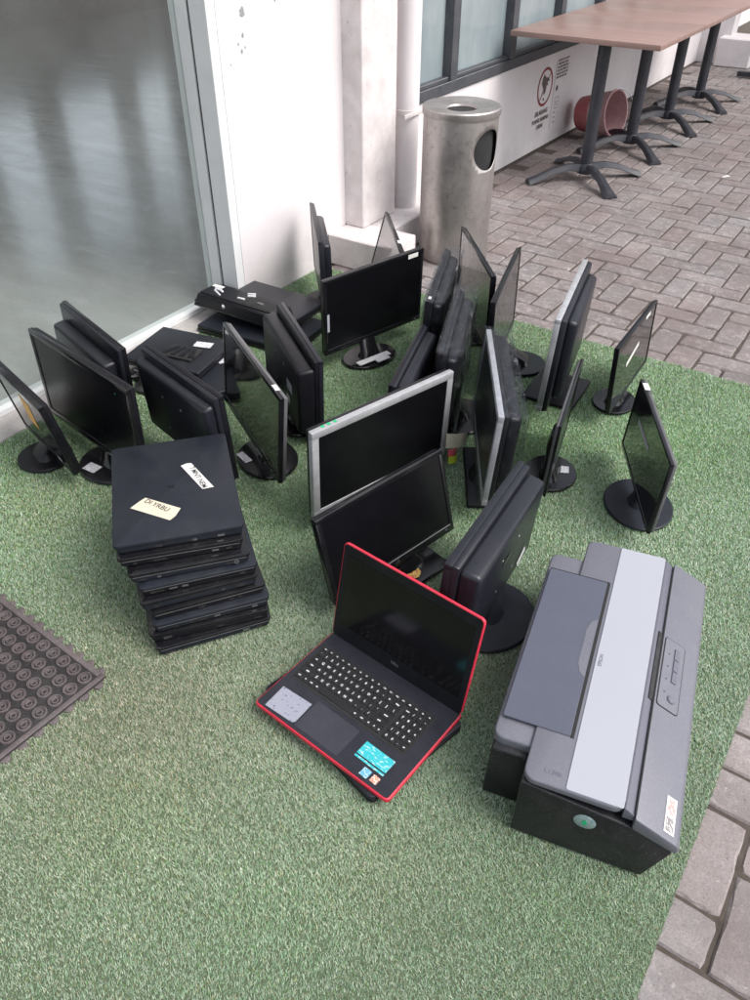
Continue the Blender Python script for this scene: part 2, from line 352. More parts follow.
# ------------------------------------------------------------------ building
WO = -2.225
w = MB(); bbox(w, 2.31, 3.045, WO-.15, WO, 0, 3.2); place(tag(w.done('wall', 'wall', smooth=False), 'smooth white rendered wall right beside the glass pane, with dark mildew dots near its top', 'wall'))
for (s_, z_, r_) in ((2.44, 1.13, .007), (2.445, 1.06, .009), (2.435, .985, .005), (2.40, .955, .003), (2.43, .93, .004), (2.62, 1.13, .005), (2.635, 1.09, .004), (2.38, .9, .002)): pass
w = MB(); bbox(w, 3.045, 3.32, WO-.12, -2.12, .146, 3.2, .004); place(tag(w.done('pilaster', 'concrete', smooth=False), 'narrow cracked pale pilaster rising from the concrete plinth beside the downpipe', 'pilaster'))
w = MB(); bbox(w, 3.322, 9.0, WO-.2, WO, 0, .555); place(tag(w.done('wall', 'wall', smooth=False), 'low white wall under the charcoal window band, painted with the no littering sign', 'wall'))
w = MB(); bbox(w, 3.322, 3.655, WO-.2, WO-.001, .556, 3.2); place(tag(w.done('wall', 'wall', smooth=False), 'narrow white wall strip between the downpipe and the window', 'wall'))
w = MB(); bbox(w, 2.90, 3.12, WO, -1.87, 0, .145, .006); bbox(w, 3.121, 3.55, WO, -2.0, 0, .1445, .006)
place(tag(w.done('plinth', 'concrete', smooth=False), 'low cracked concrete plinth with chipped paint under the pilaster and downpipe', 'plinth'))
# mildew dots on the wall: flat specks with irregular outline
mp_ = MB()
for (s_, z_, r_) in ((2.435, 1.15, .010), (2.445, 1.085, .014), (2.437, 1.015, .007), (2.41, .99, .004), (2.425, .965, .006), (2.445, .975, .004), (2.62, 1.14, .006), (2.63, 1.105, .005), (2.36, .93, .003)):
    pts = []
    for k in range(14):
        a = 2*math.pi*k/14; rr = r_*random.uniform(.7, 1.2); pts.append((WO+.0012, s_+rr*math.cos(a), z_+1.25*rr*math.sin(a)))
    mp_.quad(pts)
MT['mildew'] = pbr('mildew', (.30, .31, .31), .9, scale=200, var=.3)
wall0 = [o for o in COL.objects if o.name == 'wall'][0]
md = mp_.done('mildew_spots', 'mildew', smooth=False); md.parent = wall0
# downpipe
pr = empty('downpipe', so(3.44, -2.135, .145), -AZ, 'round white drainpipe strapped to the wall between pilaster and window', 'drainpipe')
g = MB(); g.lathe([(.056, 0), (.056, 3)], 28); g.done('pipe', 'wall', pr)
g = MB(); g.lathe([(.058, .43), (.0615, .431), (.0615, .455), (.058, .456)], 28); g.box(.004, .16, .02, (.062, -.04, .443), .001); g.box(.012, .012, .02, (.066, .05, .443), .002); g.done('strap', 'concrete', pr)
# door frame, glass, threshold
fr_ = empty('glass_partition', so(0, -2.3, 0), -AZ, 'large full-height glass pane in a grey aluminium frame, showing a polished floor inside', 'window')
g = MB(); bbox(g, 2.262, 2.309, -.005, .076, 0, 3.2, .002); bbox(g, 2.262, 2.309, -.105, -.018, 0, 3.2, .002); g.done('frame_post', 'alu', fr_)
g = MB(); bbox(g, 2.270, 2.309, -.0185, -.0045, 0, 3.2); g.done('post_groove', 'groove', fr_)
g = MB(); bbox(g, -3, 2.261, -.105, -.045, .012, .035, .002); g.done('bottom_rail', 'alu', fr_)
m, nt, b, o = newmat('window_glass'); nt.nodes.remove(b)
tr = nt.nodes.new('ShaderNodeBsdfTransparent'); tr.inputs[0].default_value = (.93, .955, .95, 1)
gl = nt.nodes.new('ShaderNodeBsdfGlossy'); gl.inputs['Roughness'].default_value = .02; frf = facing_reflect(nt, .03, .5)
df = nt.nodes.new('ShaderNodeBsdfDiffuse'); df.inputs[0].default_value = (.6, .64, .63, 1)  # pale diffuse veil mixed into the pane, standing in for reflected sky
m1 = nt.nodes.new('ShaderNodeMixShader'); m2 = nt.nodes.new('ShaderNodeMixShader'); nt.links.new(frf, m1.inputs[0])
nt.links.new(tr.outputs[0], m1.inputs[1]); nt.links.new(gl.outputs[0], m1.inputs[2])
nt.links.new(ramp(nt, noise(nt, 3, 6, .6), [(.3, .03), (.8, .08)]), m2.inputs[0]); nt.links.new(m1.outputs[0], m2.inputs[1]); nt.links.new(df.outputs[0], m2.inputs[2]); nt.links.new(m2.outputs[0], o.inputs[0]); MT['glass'] = m
g = MB(); bbox(g, -3, 2.262, -.078, -.072, .035, 3.2); g.done('pane', 'glass', fr_)
g = MB(); bbox(g, -3, 2.31, -2.41, WO, -.01, .012, .003); place(tag(g.done('threshold', 'kerb', smooth=False), 'pale concrete threshold strip along the foot of the glass pane', 'threshold'))
# interior
m, nt, b, o = newmat('polished_concrete_floor')
n1 = noise(nt, 1.5, 8, .7, stretch=(1, 2.5, 1)); n2 = noise(nt, 5, 8, .75, stretch=(.6, 2.4, 1), dist=.8)
c = mixc(nt, ramp(nt, n1, [(.3, 0), (.7, 1)]), (.36, .36, .34), (.52, .52, .50)); c = mixc(nt, ramp(nt, n2, [(.70, 0), (.76, .7)]), c, (.5, .51, .50))
nt.links.new(c, b.inputs['Base Color']); nt.links.new(ramp(nt, n2, [(.3, .14), (.7, .27)]), b.inputs['Roughness']); b.inputs['Specular IOR Level'].default_value = .9; b.inputs['Coat Weight'].default_value = 1; b.inputs['Coat Roughness'].default_value = .17; b.inputs['Coat IOR'].default_value = 2.1
bump(nt, b, noise(nt, 3.2, 7, .62, stretch=(.6, 1.8, 1), dist=.9), .75, .016); MT['ifloor'] = m
MT['iwall'] = pbr('interior_wall', (.80, .78, .76), .8); MT['idark'] = pbr('interior_dark_wood', (.16, .11, .095), .6)
g = MB(); bbox(g, -4, 14, -9.2, -2.411, -.06, .004); place(tag(g.done('interior_floor', 'ifloor', smooth=False), kind='structure'))
g = MB(); bbox(g, -4, 14, -9.2, -2.31, 3.2, 3.3); place(tag(g.done('interior_ceiling', 'iwall', smooth=False), kind='structure'))
ops = [(1.2, 3.6), (4.1, 4.9), (5.6, 6.3), (6.65, 7.6), (7.9, 8.6), (9.3, 13)]; g = MB(); prev = -4
for (a_, b_) in ops: bbox(g, prev, a_, -9.4, -9.2, -.06, 3.3); prev = b_
bbox(g, prev, 14, -9.4, -9.2, -.06, 3.3)
for (a_, b_) in ops: bbox(g, a_, b_, -9.4, -9.2, -.06, .85); bbox(g, a_, b_, -9.4, -9.2, 2.85, 3.3)
place(tag(g.done('interior_wall', 'idark', smooth=False), 'dark far wall of the room behind the glass with bright openings', 'wall'))
g = MB(); bbox(g, 2.312, 3.04, -2.405, -2.377, 0, 3.2); bbox(g, 3.0455, 3.65, -2.6, -2.43, 0, 3.2); bbox(g, 3.65, 14, -2.6, -2.43, 0, .555); place(tag(g.done('interior_wall', 'iwall', smooth=False), 'inner face of the white wall seen from the room', 'wall'))
# window band
wf = empty('window', so(3.656, WO, .56), -AZ, 'long charcoal-framed window with pale frosted panes above the low white wall', 'window')
LW = 5.4
g = MB(); bbox(g, 0, LW, -.06, .012, 0, .055, .003); bbox(g, 0, LW, -.06, .0, .055, .075, .003); g.done('bottom_rail', 'winframe', wf)
mul = [0.0, .33, 1.02, 1.70, 2.38, 3.06, 3.74, 4.42, 5.1]
for k, s_ in enumerate(mul[1:]):
    g = MB(); bbox(g, s_, s_+.075, -.06, .012, .055, 2.4, .003); g.done('mullion', 'winframe', wf)
m, nt, b, o = newmat('frosted_pane'); c = mixc(nt, ramp(nt, noise(nt, 2.3, 5, .6, stretch=(1, 1, .4)), [(.35, 0), (.65, 1)]), (.20, .25, .27), (.34, .39, .40)); nt.links.new(c, b.inputs['Base Color']); b.inputs['Roughness'].default_value = .12; b.inputs['Specular IOR Level'].default_value = .7; MT['frost'] = m
for s0_, s1_ in zip([0]+[q+.075 for q in mul[1:]], mul[1:]+[5.4]):
    if s1_-s0_ < .05: continue
    g = MB(); bbox(g, s0_+.001, s1_-.001, -.05, -.038, .06, 2.4); g.done('pane', 'frost', wf)
# no littering sign painted on the wall
sg = empty('painted_sign', so(5.27, WO, .0), -AZ, 'faded no littering sign painted on the low white wall, red ring over a dark hand', 'sign')
MX = Matrix(((0, 0, 1, .0015), (1, 0, 0, 0), (0, 1, 0, 0), (0, 0, 0, 1)))      # local (x right along wall, y up) -> off/along/up
def flat_ring(mb, cx, cy, r0, r1, n=48, sx=1):
    for k in range(n):
        a, b_ = 2*math.pi*k/n, 2*math.pi*(k+1)/n
        mb.quad([MX @ Vector((cx+sx*r*math.cos(t), cy+r*math.sin(t), 0)) for r, t in ((r0, a), (r1, a), (r1, b_), (r0, b_))])
def flat_poly(mb, pts, z=0): mb.quad([MX @ Vector((x, y, z)) for x, y in pts])
g = MB(); flat_ring(g, 0, .375, .098, .115); 
def bar(g, x0, y0, x1, y1, w_, z=0):
    d = Vector((x1-x0, y1-y0)); n_ = Vector((-d.y, d.x)).normalized()*w_/2
    flat_poly(g, [(x0+n_.x, y0+n_.y), (x0-n_.x, y0-n_.y), (x1-n_.x, y1-n_.y), (x1+n_.x, y1+n_.y)], z)
bar(g, -.07, .30, .07, .45, .010, .0004); g.done('ring', 'signred', sg, smooth=False)
g = MB(); flat_poly(g, [(-.05, .425), (-.035, .455), (.0, .43), (.04, .425), (.062, .405), (.03, .40), (.045, .375), (.02, .385), (.015, .345), (-.01, .325), (-.02, .36), (-.055, .40)], .0008)
flat_poly(g, [(-.02, .305), (-.005, .315), (.005, .30), (-.01, .29)], .0008); g.done('hand_pictogram', 'signink', sg, smooth=False)
for (t_, y_, sz) in (('DILARANG', .225, .040), ('BUANG SAMPAH', .180, .034), ('DISINI', .140, .034)):
    text_mesh('lettering', t_, sz, 'signink', sg, Matrix.Translation((0, -.015, 0)) @ MX @ Matrix.Translation((0, y_, 0)), .0001, .0016)
g = MB(); bar(g, .148, .09, .148, .50, .004); g.done('divider_line', 'signink', sg, smooth=False)
for r_ in range(6):
    g = MB(); x = .17
    while x < .34:
        l_ = random.uniform(.012, .035); bar(g, x, .50-r_*.020, min(x+l_, .35), .50-r_*.020, .012); x += l_+.008
    g.done('print_line', 'signink', sg, smooth=False)
g = MB()
flat_ring(g, .20, .335, 0.001, .018, 12); g.done('print_dot', 'signink', sg, smooth=False)
for (x0, y0, w_, h_) in ((.19, .25, .06, .028), (.19, .21, .05, .026)):
    g = MB(); bar(g, x0, y0, x0+w_, y0, .003); bar(g, x0, y0+h_, x0+w_, y0+h_, .003); bar(g, x0, y0, x0, y0+h_, .003); bar(g, x0+w_, y0, x0+w_, y0+h_, .003); g.done('print_box', 'signink', sg, smooth=False)
for k in range(3): g = MB(); bar(g, .19, .185-k*.03, .22, .185-k*.03, .006); g.done('print_line', 'signink', sg, smooth=False)
# far end: wall return, white block, bench foot
g = MB(); bbox(g, 8.9, 9.1, WO+.001, -1.95, 0, 3); place(tag(g.done('wall_return', 'wall', smooth=False), 'short white wall return at the far end of the paved walkway', 'wall'))
g = MB(); bbox(g, 9.4, 9.8, -1.94, 2.5, .42, 3, .01); bbox(g, 9.5, 9.8, -1.9, 2.4, 0, .415); place(tag(g.done('end_wall', 'wall', smooth=False), 'white wall with an overhanging band closing the far end behind the tables', 'wall'))
g = MB(); bbox(g, 8.75, 9.1, -2.02, -1.70, 0, .24, .01); place(tag(g.done('white_block', 'wall', smooth=False), 'small white block on the paving beyond the last table', 'block'))
bn = empty('bench_frame', so(8.35, -1.35, 0), -AZ, 'dark steel frame with a flat foot, beyond the last table', 'frame')
g = MB(); bbox(g, 0, .05, -.35, 1.0, .01, .05, .005); g.done('foot_bar', 'castiron', bn)
for x in (-.12, .75):
    g = MB(); bbox(g, 0, .05, x, x+.05, .05, .8, .005); g.done('leg', 'castiron', bn)
# ------------------------------------------------------------------ bin
bn = empty('litter_bin', so(3.34, -1.79, 0), R_(0), 'tall weathered steel cylinder bin with a round hole in its side beside the plinth', 'litter bin')
def bin_body():
    n = 72; rr = .168; zs = np.linspace(.0, .655, 40); b = bmesh.new(); hc = (R_(-44), .515); hr = .085
    grid = [[None]*n for _ in zs]
    for i, z in enumerate(zs):
        for k in range(n):
            a = 2*math.pi*k/n; r2 = rr; grid[i][k] = b.verts.new((r2*math.cos(a), r2*math.sin(a), z))
    for i in range(len(zs)-1):
        for k in range(n):
            vs = (grid[i][k], grid[i][(k+1) % n], grid[i+1][(k+1) % n], grid[i+1][k]); b.faces.new(vs)
    # snap the grid to a round opening and cut it out
    for f in list(b.faces):
        c = f.calc_center_median(); a = math.atan2(c.y, c.x)-hc[0]
        if math.hypot(a*rr, (c.z-hc[1])) < hr: b.faces.remove(f)
    for v in [v for v in b.verts if not v.link_faces]: b.verts.remove(v)
    for e in b.edges:
        if e.is_boundary:
            for v in e.verts:
                if .3 < v.co.z < .64:
                    a = math.atan2(v.co.y, v.co.x)-hc[0]; x, y = a*rr, v.co.z-hc[1]; q = math.hypot(x, y)
                    if .04 < q < .12:
                        x, y = x/q*hr, y/q*hr; a2 = x/rr+hc[0]; r2 = math.hypot(v.co.x, v.co.y); v.co = Vector((r2*math.cos(a2), r2*math.sin(a2), hc[1]+y))
    g = MB(); g._join(b, Matrix()); return g
bd = bin_body().done('shell', 'steel', bn); sm = bd.modifiers.new('solid', 'SOLIDIFY'); sm.thickness = .002; sm.offset = -1
g = MB(); g.lathe([(.172, .640), (.1745, .644), (.1745, .668), (.170, .673), (.160, .671), (.10, .664), (.070, .662), (.066, .654)], 56); g.done('lid', 'steel', bn)
g = MB(); g.lathe([(0, .30), (.150, .30), (.150, .02)], 40); g.lathe([(.150, .3), (.150, .635)], 40); g.lathe([(0, .652), (.068, .652)], 30); g.done('liner_and_shade_disc', 'hole', bn)  # inner liner, plus a dark disc painting the shade inside the lid hole
# ------------------------------------------------------------------ tables
def table(label):
    t = empty('pedestal_table', (0, 0, 0), 0, label, 'table', 'pedestal tables in a row along the window')
    g = MB(); g.box(.85, .778, .028, (-.055, .17, .766), .004, 2); g.done('tabletop', 'tabletop', t)
    g = MB(); g.box(.34, .34, .006, (0, 0, .748), .001); g.done('mount_plate', 'castiron', t)
    g = MB(); g.lathe([(.036, .07), (.036, .745)], 24); g.lathe([(.05, .045), (.055, .06), (.05, .085), (.037, .10)], 24); g.done('column', 'castiron', t)
    for k in range(4):
        a = R_(45+90*k+2); M = Matrix.Rotation(a, 4, 'Z')
        b = bmesh.new(); secs = [(.03, .098, .05, .026, .045), (.12, .100, .070, .028, .03), (.22, .080, .052, .031, .022), (.31, .045, .018, .038, .02), (.37, .026, .002, .045, .02)]; rings = []
        for (x, zt, zb, hw, _) in secs:
            rings.append([b.verts.new((x, sgn*hw*f_, z_)) for sgn, f_, z_ in ((-1, 1, zb), (1, 1, zb), (1, .55, zt), (-1, .55, zt))])
        for A, B in zip(rings, rings[1:]):
            for j in range(4): b.faces.new((A[j], A[(j+1) % 4], B[(j+1) % 4], B[j]))
        b.faces.new(rings[0][::-1]); b.faces.new(rings[-1]); bmesh.ops.recalc_face_normals(b, faces=b.faces[:])
        bmesh.ops.bevel(b, geom=b.edges[:], offset=.004, segments=2, affect='EDGES')
        g = MB(); g._join(b, M); g.done('foot', 'castiron', t)
    return t
def copy_tree(o, parent=None):
    c = o.copy(); COL.objects.link(c)
    if parent: c.parent = parent
    for ch in list(o.children): copy_tree(ch, c)
    return c
tl = ['nearest laminate-topped pedestal table in the row along the window', 'second nearest laminate-topped pedestal table, just past the red bucket',
      'third laminate-topped pedestal table counting from the litter bin', 'farthest visible laminate-topped pedestal table in the row']
tb = table(tl[0])
for k in range(4):
    t = tb if k == 0 else copy_tree(tb)
    t.location = so(4.80+.785*k, -1.70+.0*k, 0); t.rotation_euler = (0, 0, -AZ); t['label'] = tl[k]
# bucket lying on its side
bk = empty('bucket', so(5.86, -2.02, .0), 0, 'red and pale pink plastic bucket tipped over against the low white wall', 'bucket')
Mb = Matrix.Translation((-.15, -.03, .135)) @ Matrix.Rotation(R_(-45), 4, 'Z') @ Matrix.Rotation(R_(80), 4, 'Y') @ Matrix.Scale(.98, 4)
g = MB(); g.lathe([(0, 0), (.105, 0), (.112, .01), (.128, .12)], 40, M=Mb); g.done('base', 'bucketred', bk)
g = MB(); g.lathe([(.128, .12), (.146, .265), (.153, .267), (.153, .275), (.142, .276), (.104, .012), (0, .012)], 40, M=Mb); g.done('body', 'bucketpink', bk)
g = MB(); g.tube([Mb @ Vector((.153*math.cos(a), .153*math.sin(a), .268+.05*math.sin(a))) for a in np.linspace(0, math.pi, 18)], .003); g.done('handle', 'metal', bk)
# ------------------------------------------------------------------ rubber mat
mt_ = empty('rubber_mat', (-.635, 1.162, .006), math.atan2(.266, -.353), 'dark rubber ring mat with interlocking edge lying on the turf at the left', 'mat')
MT['matsheet'] = pbr('mat_sheet_rubber', (.016, .014, .015), .8, scale=20, dust=.08)
MT['matrub'] = pbr('grey_brown_rubber', (.080, .068, .070), .6, scale=14, col2=(.125, .095, .098), dust=.2, bmp=.3, bscale=300)
NX, NY = 15, 18; P = .0405
g = MB(); g.box(NX*P+.02, NY*P+.02, .003, (NX*P/2+.008, NY*P/2+.01, .0075), .001)
g.done('mat_sheet', 'matsheet', mt_)
g = MB()
g.box(.014, NY*P+.02, .009, (.007, NY*P/2+.01, .0055), .002); g.box(NX*P+.006, .014, .0088, (NX*P/2+.0175, .007, .0055), .002)
for k in range(NY): g.lathe([(.012, 0), (.012, .005), (.0105, .006), (0, .006)], 12, loc=(-.002, .025+k*P, -.001))
for k in range(NX): g.lathe([(.012, 0), (.012, .005), (.0105, .006), (0, .006)], 12, loc=(.025+k*P, -.002, -.001))
g.done('edge_strip', 'matrub', mt_)
ringm = bmesh.new()
g = MB()
for i in range(NX):
    for j in range(NY):
        cx_, cy_ = .034+i*P, .034+j*P
        g.lathe([(.0170, .0085), (.0165, .0135), (.0140, .0138), (.0132, .0092), (.0085, .0088), (.0078, .0125), (.0055, .0125), (.0045, .0088), (0, .0088)], 14, loc=(cx_, cy_, 0))
g.done('ring_studs', 'matrub', mt_)
# ------------------------------------------------------------------ monitors
GZ = .012
def sticker(parent, M, u, v, w_, h_, mat='label', rot=0, name='label_sticker', bulge=0, cut=None):
    g = MB(); n = 5
    for i in range(n):
        a, b_ = -w_/2+w_*i/n, -w_/2+w_*(i+1)/n; f = lambda x: .0008+bulge*math.sin(math.pi*(x/w_+.5))
        g.quad([(a, -h_/2, f(a)), (b_, -h_/2, f(b_)), (b_, h_/2, f(b_)), (a, h_/2, f(a))])
    o = g.done(name, mat, parent, smooth=False); o.matrix_local = M @ Matrix.Translation((u, v, 0)) @ Matrix.Rotation(rot, 4, 'Z'); return o
def monitor(label, x, y, psi, tau, w, h, zb, fac, t=.022, bez=.016, bot=.024, bulge=(.040, .10, .16, .10), base=('round', .105, .09), bpos=None, brot=0,
            mats=('gloss', 'screen', 'matte', 'gloss'), stick=(), film=None, vents=False, logo=None, lines=None, leaning=False, neck=True, root=None):
    yaw = R_(psi)+(math.pi if fac < 0 else 0); al = R_(tau)*fac
    if root is None: root = empty('computer_monitor', (x, y, GZ), yaw, label, 'monitor', 'computer monitors gathered on the turf')
    zb -= GZ
    Mp = Matrix.Translation((0, 0, zb)) @ Matrix.Rotation(-al, 4, 'X')       # panel frame: x right, y back, z up
    bm_, sc_, bk_, st_ = mats
    # bezel: four bars
    g = MB(); d = .006
    fr_w = t*.55
    g.box(w, fr_w, bez, (0, fr_w/2, h-bez/2), .0022, 2, M=Mp); g.box(w, fr_w, bot, (0, fr_w/2, bot/2), .0022, 2, M=Mp)
    for sx in (-1, 1): g.box(bez, fr_w-.0006, h-bez-bot+.004, (sx*(w-bez)/2, fr_w/2, bot+(h-bez-bot)/2), .0015, 2, M=Mp)
    g.done('bezel', bm_, root)
    g = MB(); g.box(w-2*bez+.003, .004, h-bez-bot+.003, (0, .0045, bot+(h-bez-bot)/2), 0, M=Mp); g.done('screen', sc_, root, smooth=False)
    # back cover and housing
    g = MB(); g.box(w-.002, t-fr_w+.002, h-.002, (0, fr_w+(t-fr_w)/2, h/2), .004, 2, M=Mp, taper=(.985, .98))
    if bulge:
        bd_, ix, ib, it = bulge; bw = w*(1-2*ix); bh = h*(1-ib-it)
        g.box(bw, bd_, bh, (0, t+bd_/2-.002, h*ib+bh/2), min(.012, bd_*.4), 3, M=Mp, taper=(.975, .95))
    g.done('back_cover', bk_, root)
    if vents and bulge:
        for (sx_, sz_) in ((-1, .3), (1, .3), (-1, .68), (1, .68)):
            q = MB(); q.lathe([(0, .001), (.0035, .001), (.0045, 0)], 12, M=Mp @ Matrix.Translation((sx_*.05, t+bd_-.0022, h*sz_)) @ Matrix.Rotation(-math.pi/2, 4, 'X')); q.done('screw', 'metal', root)
        g = MB(); n = 34
        for k in range(n):
            for r_ in range(2):
                xx = -bw*.42+bw*.84*k/(n-1); g.box(.0035, .009, .002, (xx, t+bd_*(.30+.34*r_), h*ib+bh*(1-.05*(.30+.34*r_))+.0002), .0005, 1, M=Mp)
        g.done('vent_slots', 'hole', root)
    if lines:
        g = MB(); g.box(w-2*bez, .001, .0022, (0, -.0003, bot-.004), 0, M=Mp); g.done('trim_line', lines, root)
    if logo:
        text_mesh('logo', logo, .012, 'metal', root, Mp @ Matrix.Translation((-.0, -.0006, bot*.42)) @ Matrix.Rotation(math.pi/2, 4, 'X'), .0003)
    g = MB(); g.box(.010, .0015, .0035, (w/2-.03, -.0003, bot*.5), .0005, 1, M=Mp); g.done('power_button', 'edgegrey', root)
    # stand
    inv = Matrix.Rotation(-yaw, 4, 'Z')
    bl = inv @ Vector((bpos[0]-x, bpos[1]-y, 0)) if bpos else Vector((0, .03, 0))
    if base[0] == 'round':
        g = MB(); rx, ry = base[1], base[2]
        g.lathe([(0, 0), (rx*.97, 0), (rx, .003), (rx, .007), (rx*.97, .0105), (rx*.6, .0118), (rx*.3, .013), (0, .0132)], 48, loc=bl, sy=ry/rx); g.done('stand_base', st_, root)
    elif base[0] == 'rect':
        g = MB(); g.box(base[1], base[2], .014, bl+Vector((0, 0, .007)), .006, 3, rot=Matrix.Rotation(R_(brot), 4, 'Z')); g.done('stand_base', st_, root)
    if base[0] != 'none' and neck:
        att = Mp @ Vector((0, t+(.012 if not bulge else bulge[0]*.55), h*.30)); lo = bl+Vector((0, 0, .012)); nk = base[3] if len(base) > 3 else .038
        mid = lo.lerp(att, .45); mid.x = lo.x*.55+att.x*.45; mid.y = lo.y*.35+att.y*.65
        g = MB(); g.loft([(lo, nk*1.25, .032, .7), (lo+Vector((0, 0, .018)), nk*1.0, .022, .7), (mid, nk*.85, .016, .7), (att, nk*.85, .013, .7), (att+Vector((0, -.004, .03)), nk*.8, .010, .7)], 20); g.done('stand_neck', st_ if st_ != 'silver' else 'gloss', root)
    for (face, u, v, sw, sh, mt2, rt, *nm) in stick:
        nm = nm[0] if nm else 'label_sticker'
        if face == 'front': M = Mp @ Matrix.Translation((0, -.0002, 0)) @ Matrix.Rotation(math.pi/2, 4, 'X')
        elif face == 'scr': M = Mp @ Matrix.Translation((0, .0024, 0)) @ Matrix.Rotation(math.pi/2, 4, 'X')
        elif face == 'back': M = Mp @ Matrix.Translation((0, t+(bulge[0] if bulge else 0)-.001, 0)) @ Matrix.Rotation(math.pi, 4, 'Z') @ Matrix.Rotation(math.pi/2, 4, 'X')
        elif face == 'top': M = Mp @ Matrix.Translation((0, 0, h))
        elif face == 'base': M = Matrix.Translation(bl+Vector((0, 0, .0128+(.0008 if base[0] == 'rect' else 0))))
        sticker(root, M, u, v, sw, sh, mt2, R_(rt), nm)
    if film:
        film_box(root, Mp, w, h, t+(bulge[0] if bulge else 0), *film)
    return root
def film_box(root, Mp, w, h, dp, drop, seed, fa=.0045):
    rg = random.Random(seed); b = bmesh.new(); nx, nz, m_ = 22, 18, .006
    # a loose bag: closed loop of section around x at several x stations
    ring = []
    L = [(-m_, h+m_), (dp+m_+.004, h+m_*.8), (dp+m_+.01, h*.5), (dp+m_+.012, -drop), (-m_, -drop)]
    path = []
    for (p, q) in zip(L, L[1:]):
        for k in range(10): path.append((p[0]+(q[0]-p[0])*k/10, p[1]+(q[1]-p[1])*k/10))
    path.append(L[-1])
    for k in range(14): path.append((-m_, -drop+(h+m_+drop)*(k+1)/14 if k < 13 else h+m_))
    rows = []
    for i in range(nx+1):
        xx = -w/2-m_+(w+2*m_)*i/nx; r = []
        for j, (yy, zz) in enumerate(path[:-1]):
            f = fa; n1 = math.sin(xx*43+j*.9+seed)*math.sin(xx*91+j*1.7+seed*2)+.6*rg.uniform(-1, 1)
            r.append(b.verts.new((xx+f*.5*n1, yy+f*n1*(.35 if yy < 0 else 1), zz+f*.8*rg.uniform(-1, 1)+(.018*math.sin(xx*17+seed) if zz < 0 else 0))))
        rows.append(r)
    n = len(rows[0])
    for A, B in zip(rows, rows[1:]):
        for k in range(n):
            k2 = (k+1) % n
            if path[k][1] < -drop+.002 and path[k2][1] < -drop+.002: continue
            b.faces.new((A[k], B[k], B[k2], A[k2]))
    for r in (rows[0], rows[-1]): b.faces.new(r)
    bmesh.ops.recalc_face_normals(b, faces=b.faces[:])
    g = MB(); g._join(b, Mp); o = g.done('plastic_wrap', 'film', root); return o
FLAT = None
monitor('glossy black monitor with an orange strip on its screen, far left by the threshold', -1.033, 2.014, -47.9, -9.5, .36, .263, .057, 1, t=.03, bulge=None, base=('round', .088, .085), bpos=(-1.064, 2.039),
        mats=('gloss', 'mirror', 'matte', 'matte'), stick=(('scr', .015, .165, .06, .12, 'orange', -16, 'orange_sticker'), ('front', .11, .03, .03, .014, 'greylab', 0)))
monitor('large matte-screen monitor just right of the orange-stickered one, white label on its base', -.886, 2.017, -42.8, 1.9, .54, .302, .081, 1, t=.03, bulge=(.03, .1, .1, .15), base=('round', .115, .10), bpos=(-.835, 2.0),
        bez=.018, stick=(('base', -.018, -.062, .05, .038, 'label', 12), ('front', .15, .02, .045, .016, 'greylab', 0), ('scr', .20, .262, .004, .004, 'green', 0, 'green_dot')))
monitor('black monitor seen from behind, directly behind the large screen near the glass', -.904, 2.286, -49.6, 1.6, .44, .291, .07, -1, vents=True, t=.026, bulge=(.05, .06, .12, .16), mats=('gloss', 'screen', 'grey', 'matte'), base=('round', .10, .09))
monitor('black monitor with its back to the camera, standing behind the laptop stack', -.537, 1.980, -47.6, -2.7, .402, .29, .09, -1, vents=True, t=.030, bulge=(.036, .02, .1, .08), mats=('matte', 'screen', 'grey', 'matte'), base=('round', .09, .08), stick=(('base', -.05, .03, .04, .02, 'label', 20),))
monitor('tall narrow-looking glossy monitor with grey top edge, right of the laptop stack', -.400, 2.050, -63.8, 5.6, .516, .287, .076, 1, t=.026, bulge=(.02, .2, .2, .3), bez=.013, base=('round', .115, .095), bpos=(-.345, 2.03),
        mats=('gloss', 'mirror', 'edgegrey', 'gloss'), stick=(('base', -.026, -.070, .062, .024, 'label', 12), ('top', .195, .012, .035, .014, 'paper', 0), ('front', .2, .012, .012, .006, 'metal', 0)))
monitor('thick black monitor turned left with labels on its back, on a black round base', -.244, 2.312, -69.1, 1.9, .444, .27, .055, -1, vents=True, t=.028, bulge=(.056, .003, .02, .10), mats=('grey', 'screen', 'matte', 'gloss'), base=('round', .095, .085), bpos=(-.262, 2.245),
        stick=(('back', .12, .14, .06, .035, 'greylab', 0), ('back', .10, .085, .04, .03, 'label', 0)))
monitor('slim silver-backed monitor seen edge-on against the white wall', -.246, 3.194, -82.1, -1.2, .46, .285, .08, 1, t=.020, bulge=(.035, .12, .2, .12), mats=('grey', 'screen', 'grey', 'matte'))
monitor('monitor tilted back by the plinth, its screen mirroring the pale wall', -.007, 3.099, -82.8, 15.2, .45, .296, .072, 1, t=.02, bulge=(.03, .2, .2, .2), bez=.012, mats=('gloss', 'mirror', 'matte', 'gloss'), stick=(('top', .12, .01, .03, .014, 'paper', 0), ('front', .2, .15, .012, .03, 'paper', 0)))
monitor('wide black monitor facing the camera below the bin, white label on top corner', -.001, 2.749, 40.7, -1.5, .482, .294, .074, 1, t=.028, bulge=(.03, .15, .15, .2), bez=.014, bot=.02, base=('round', .115, .085), bpos=(-.022, 2.70), mats=('gloss', 'screen', 'matte', 'gloss'),
        stick=(('front', .185, .278, .05, .017, 'paper', 0), ('front', -.225, .13, .010, .07, 'greylab', 0)))
o = COL.objects[-1]
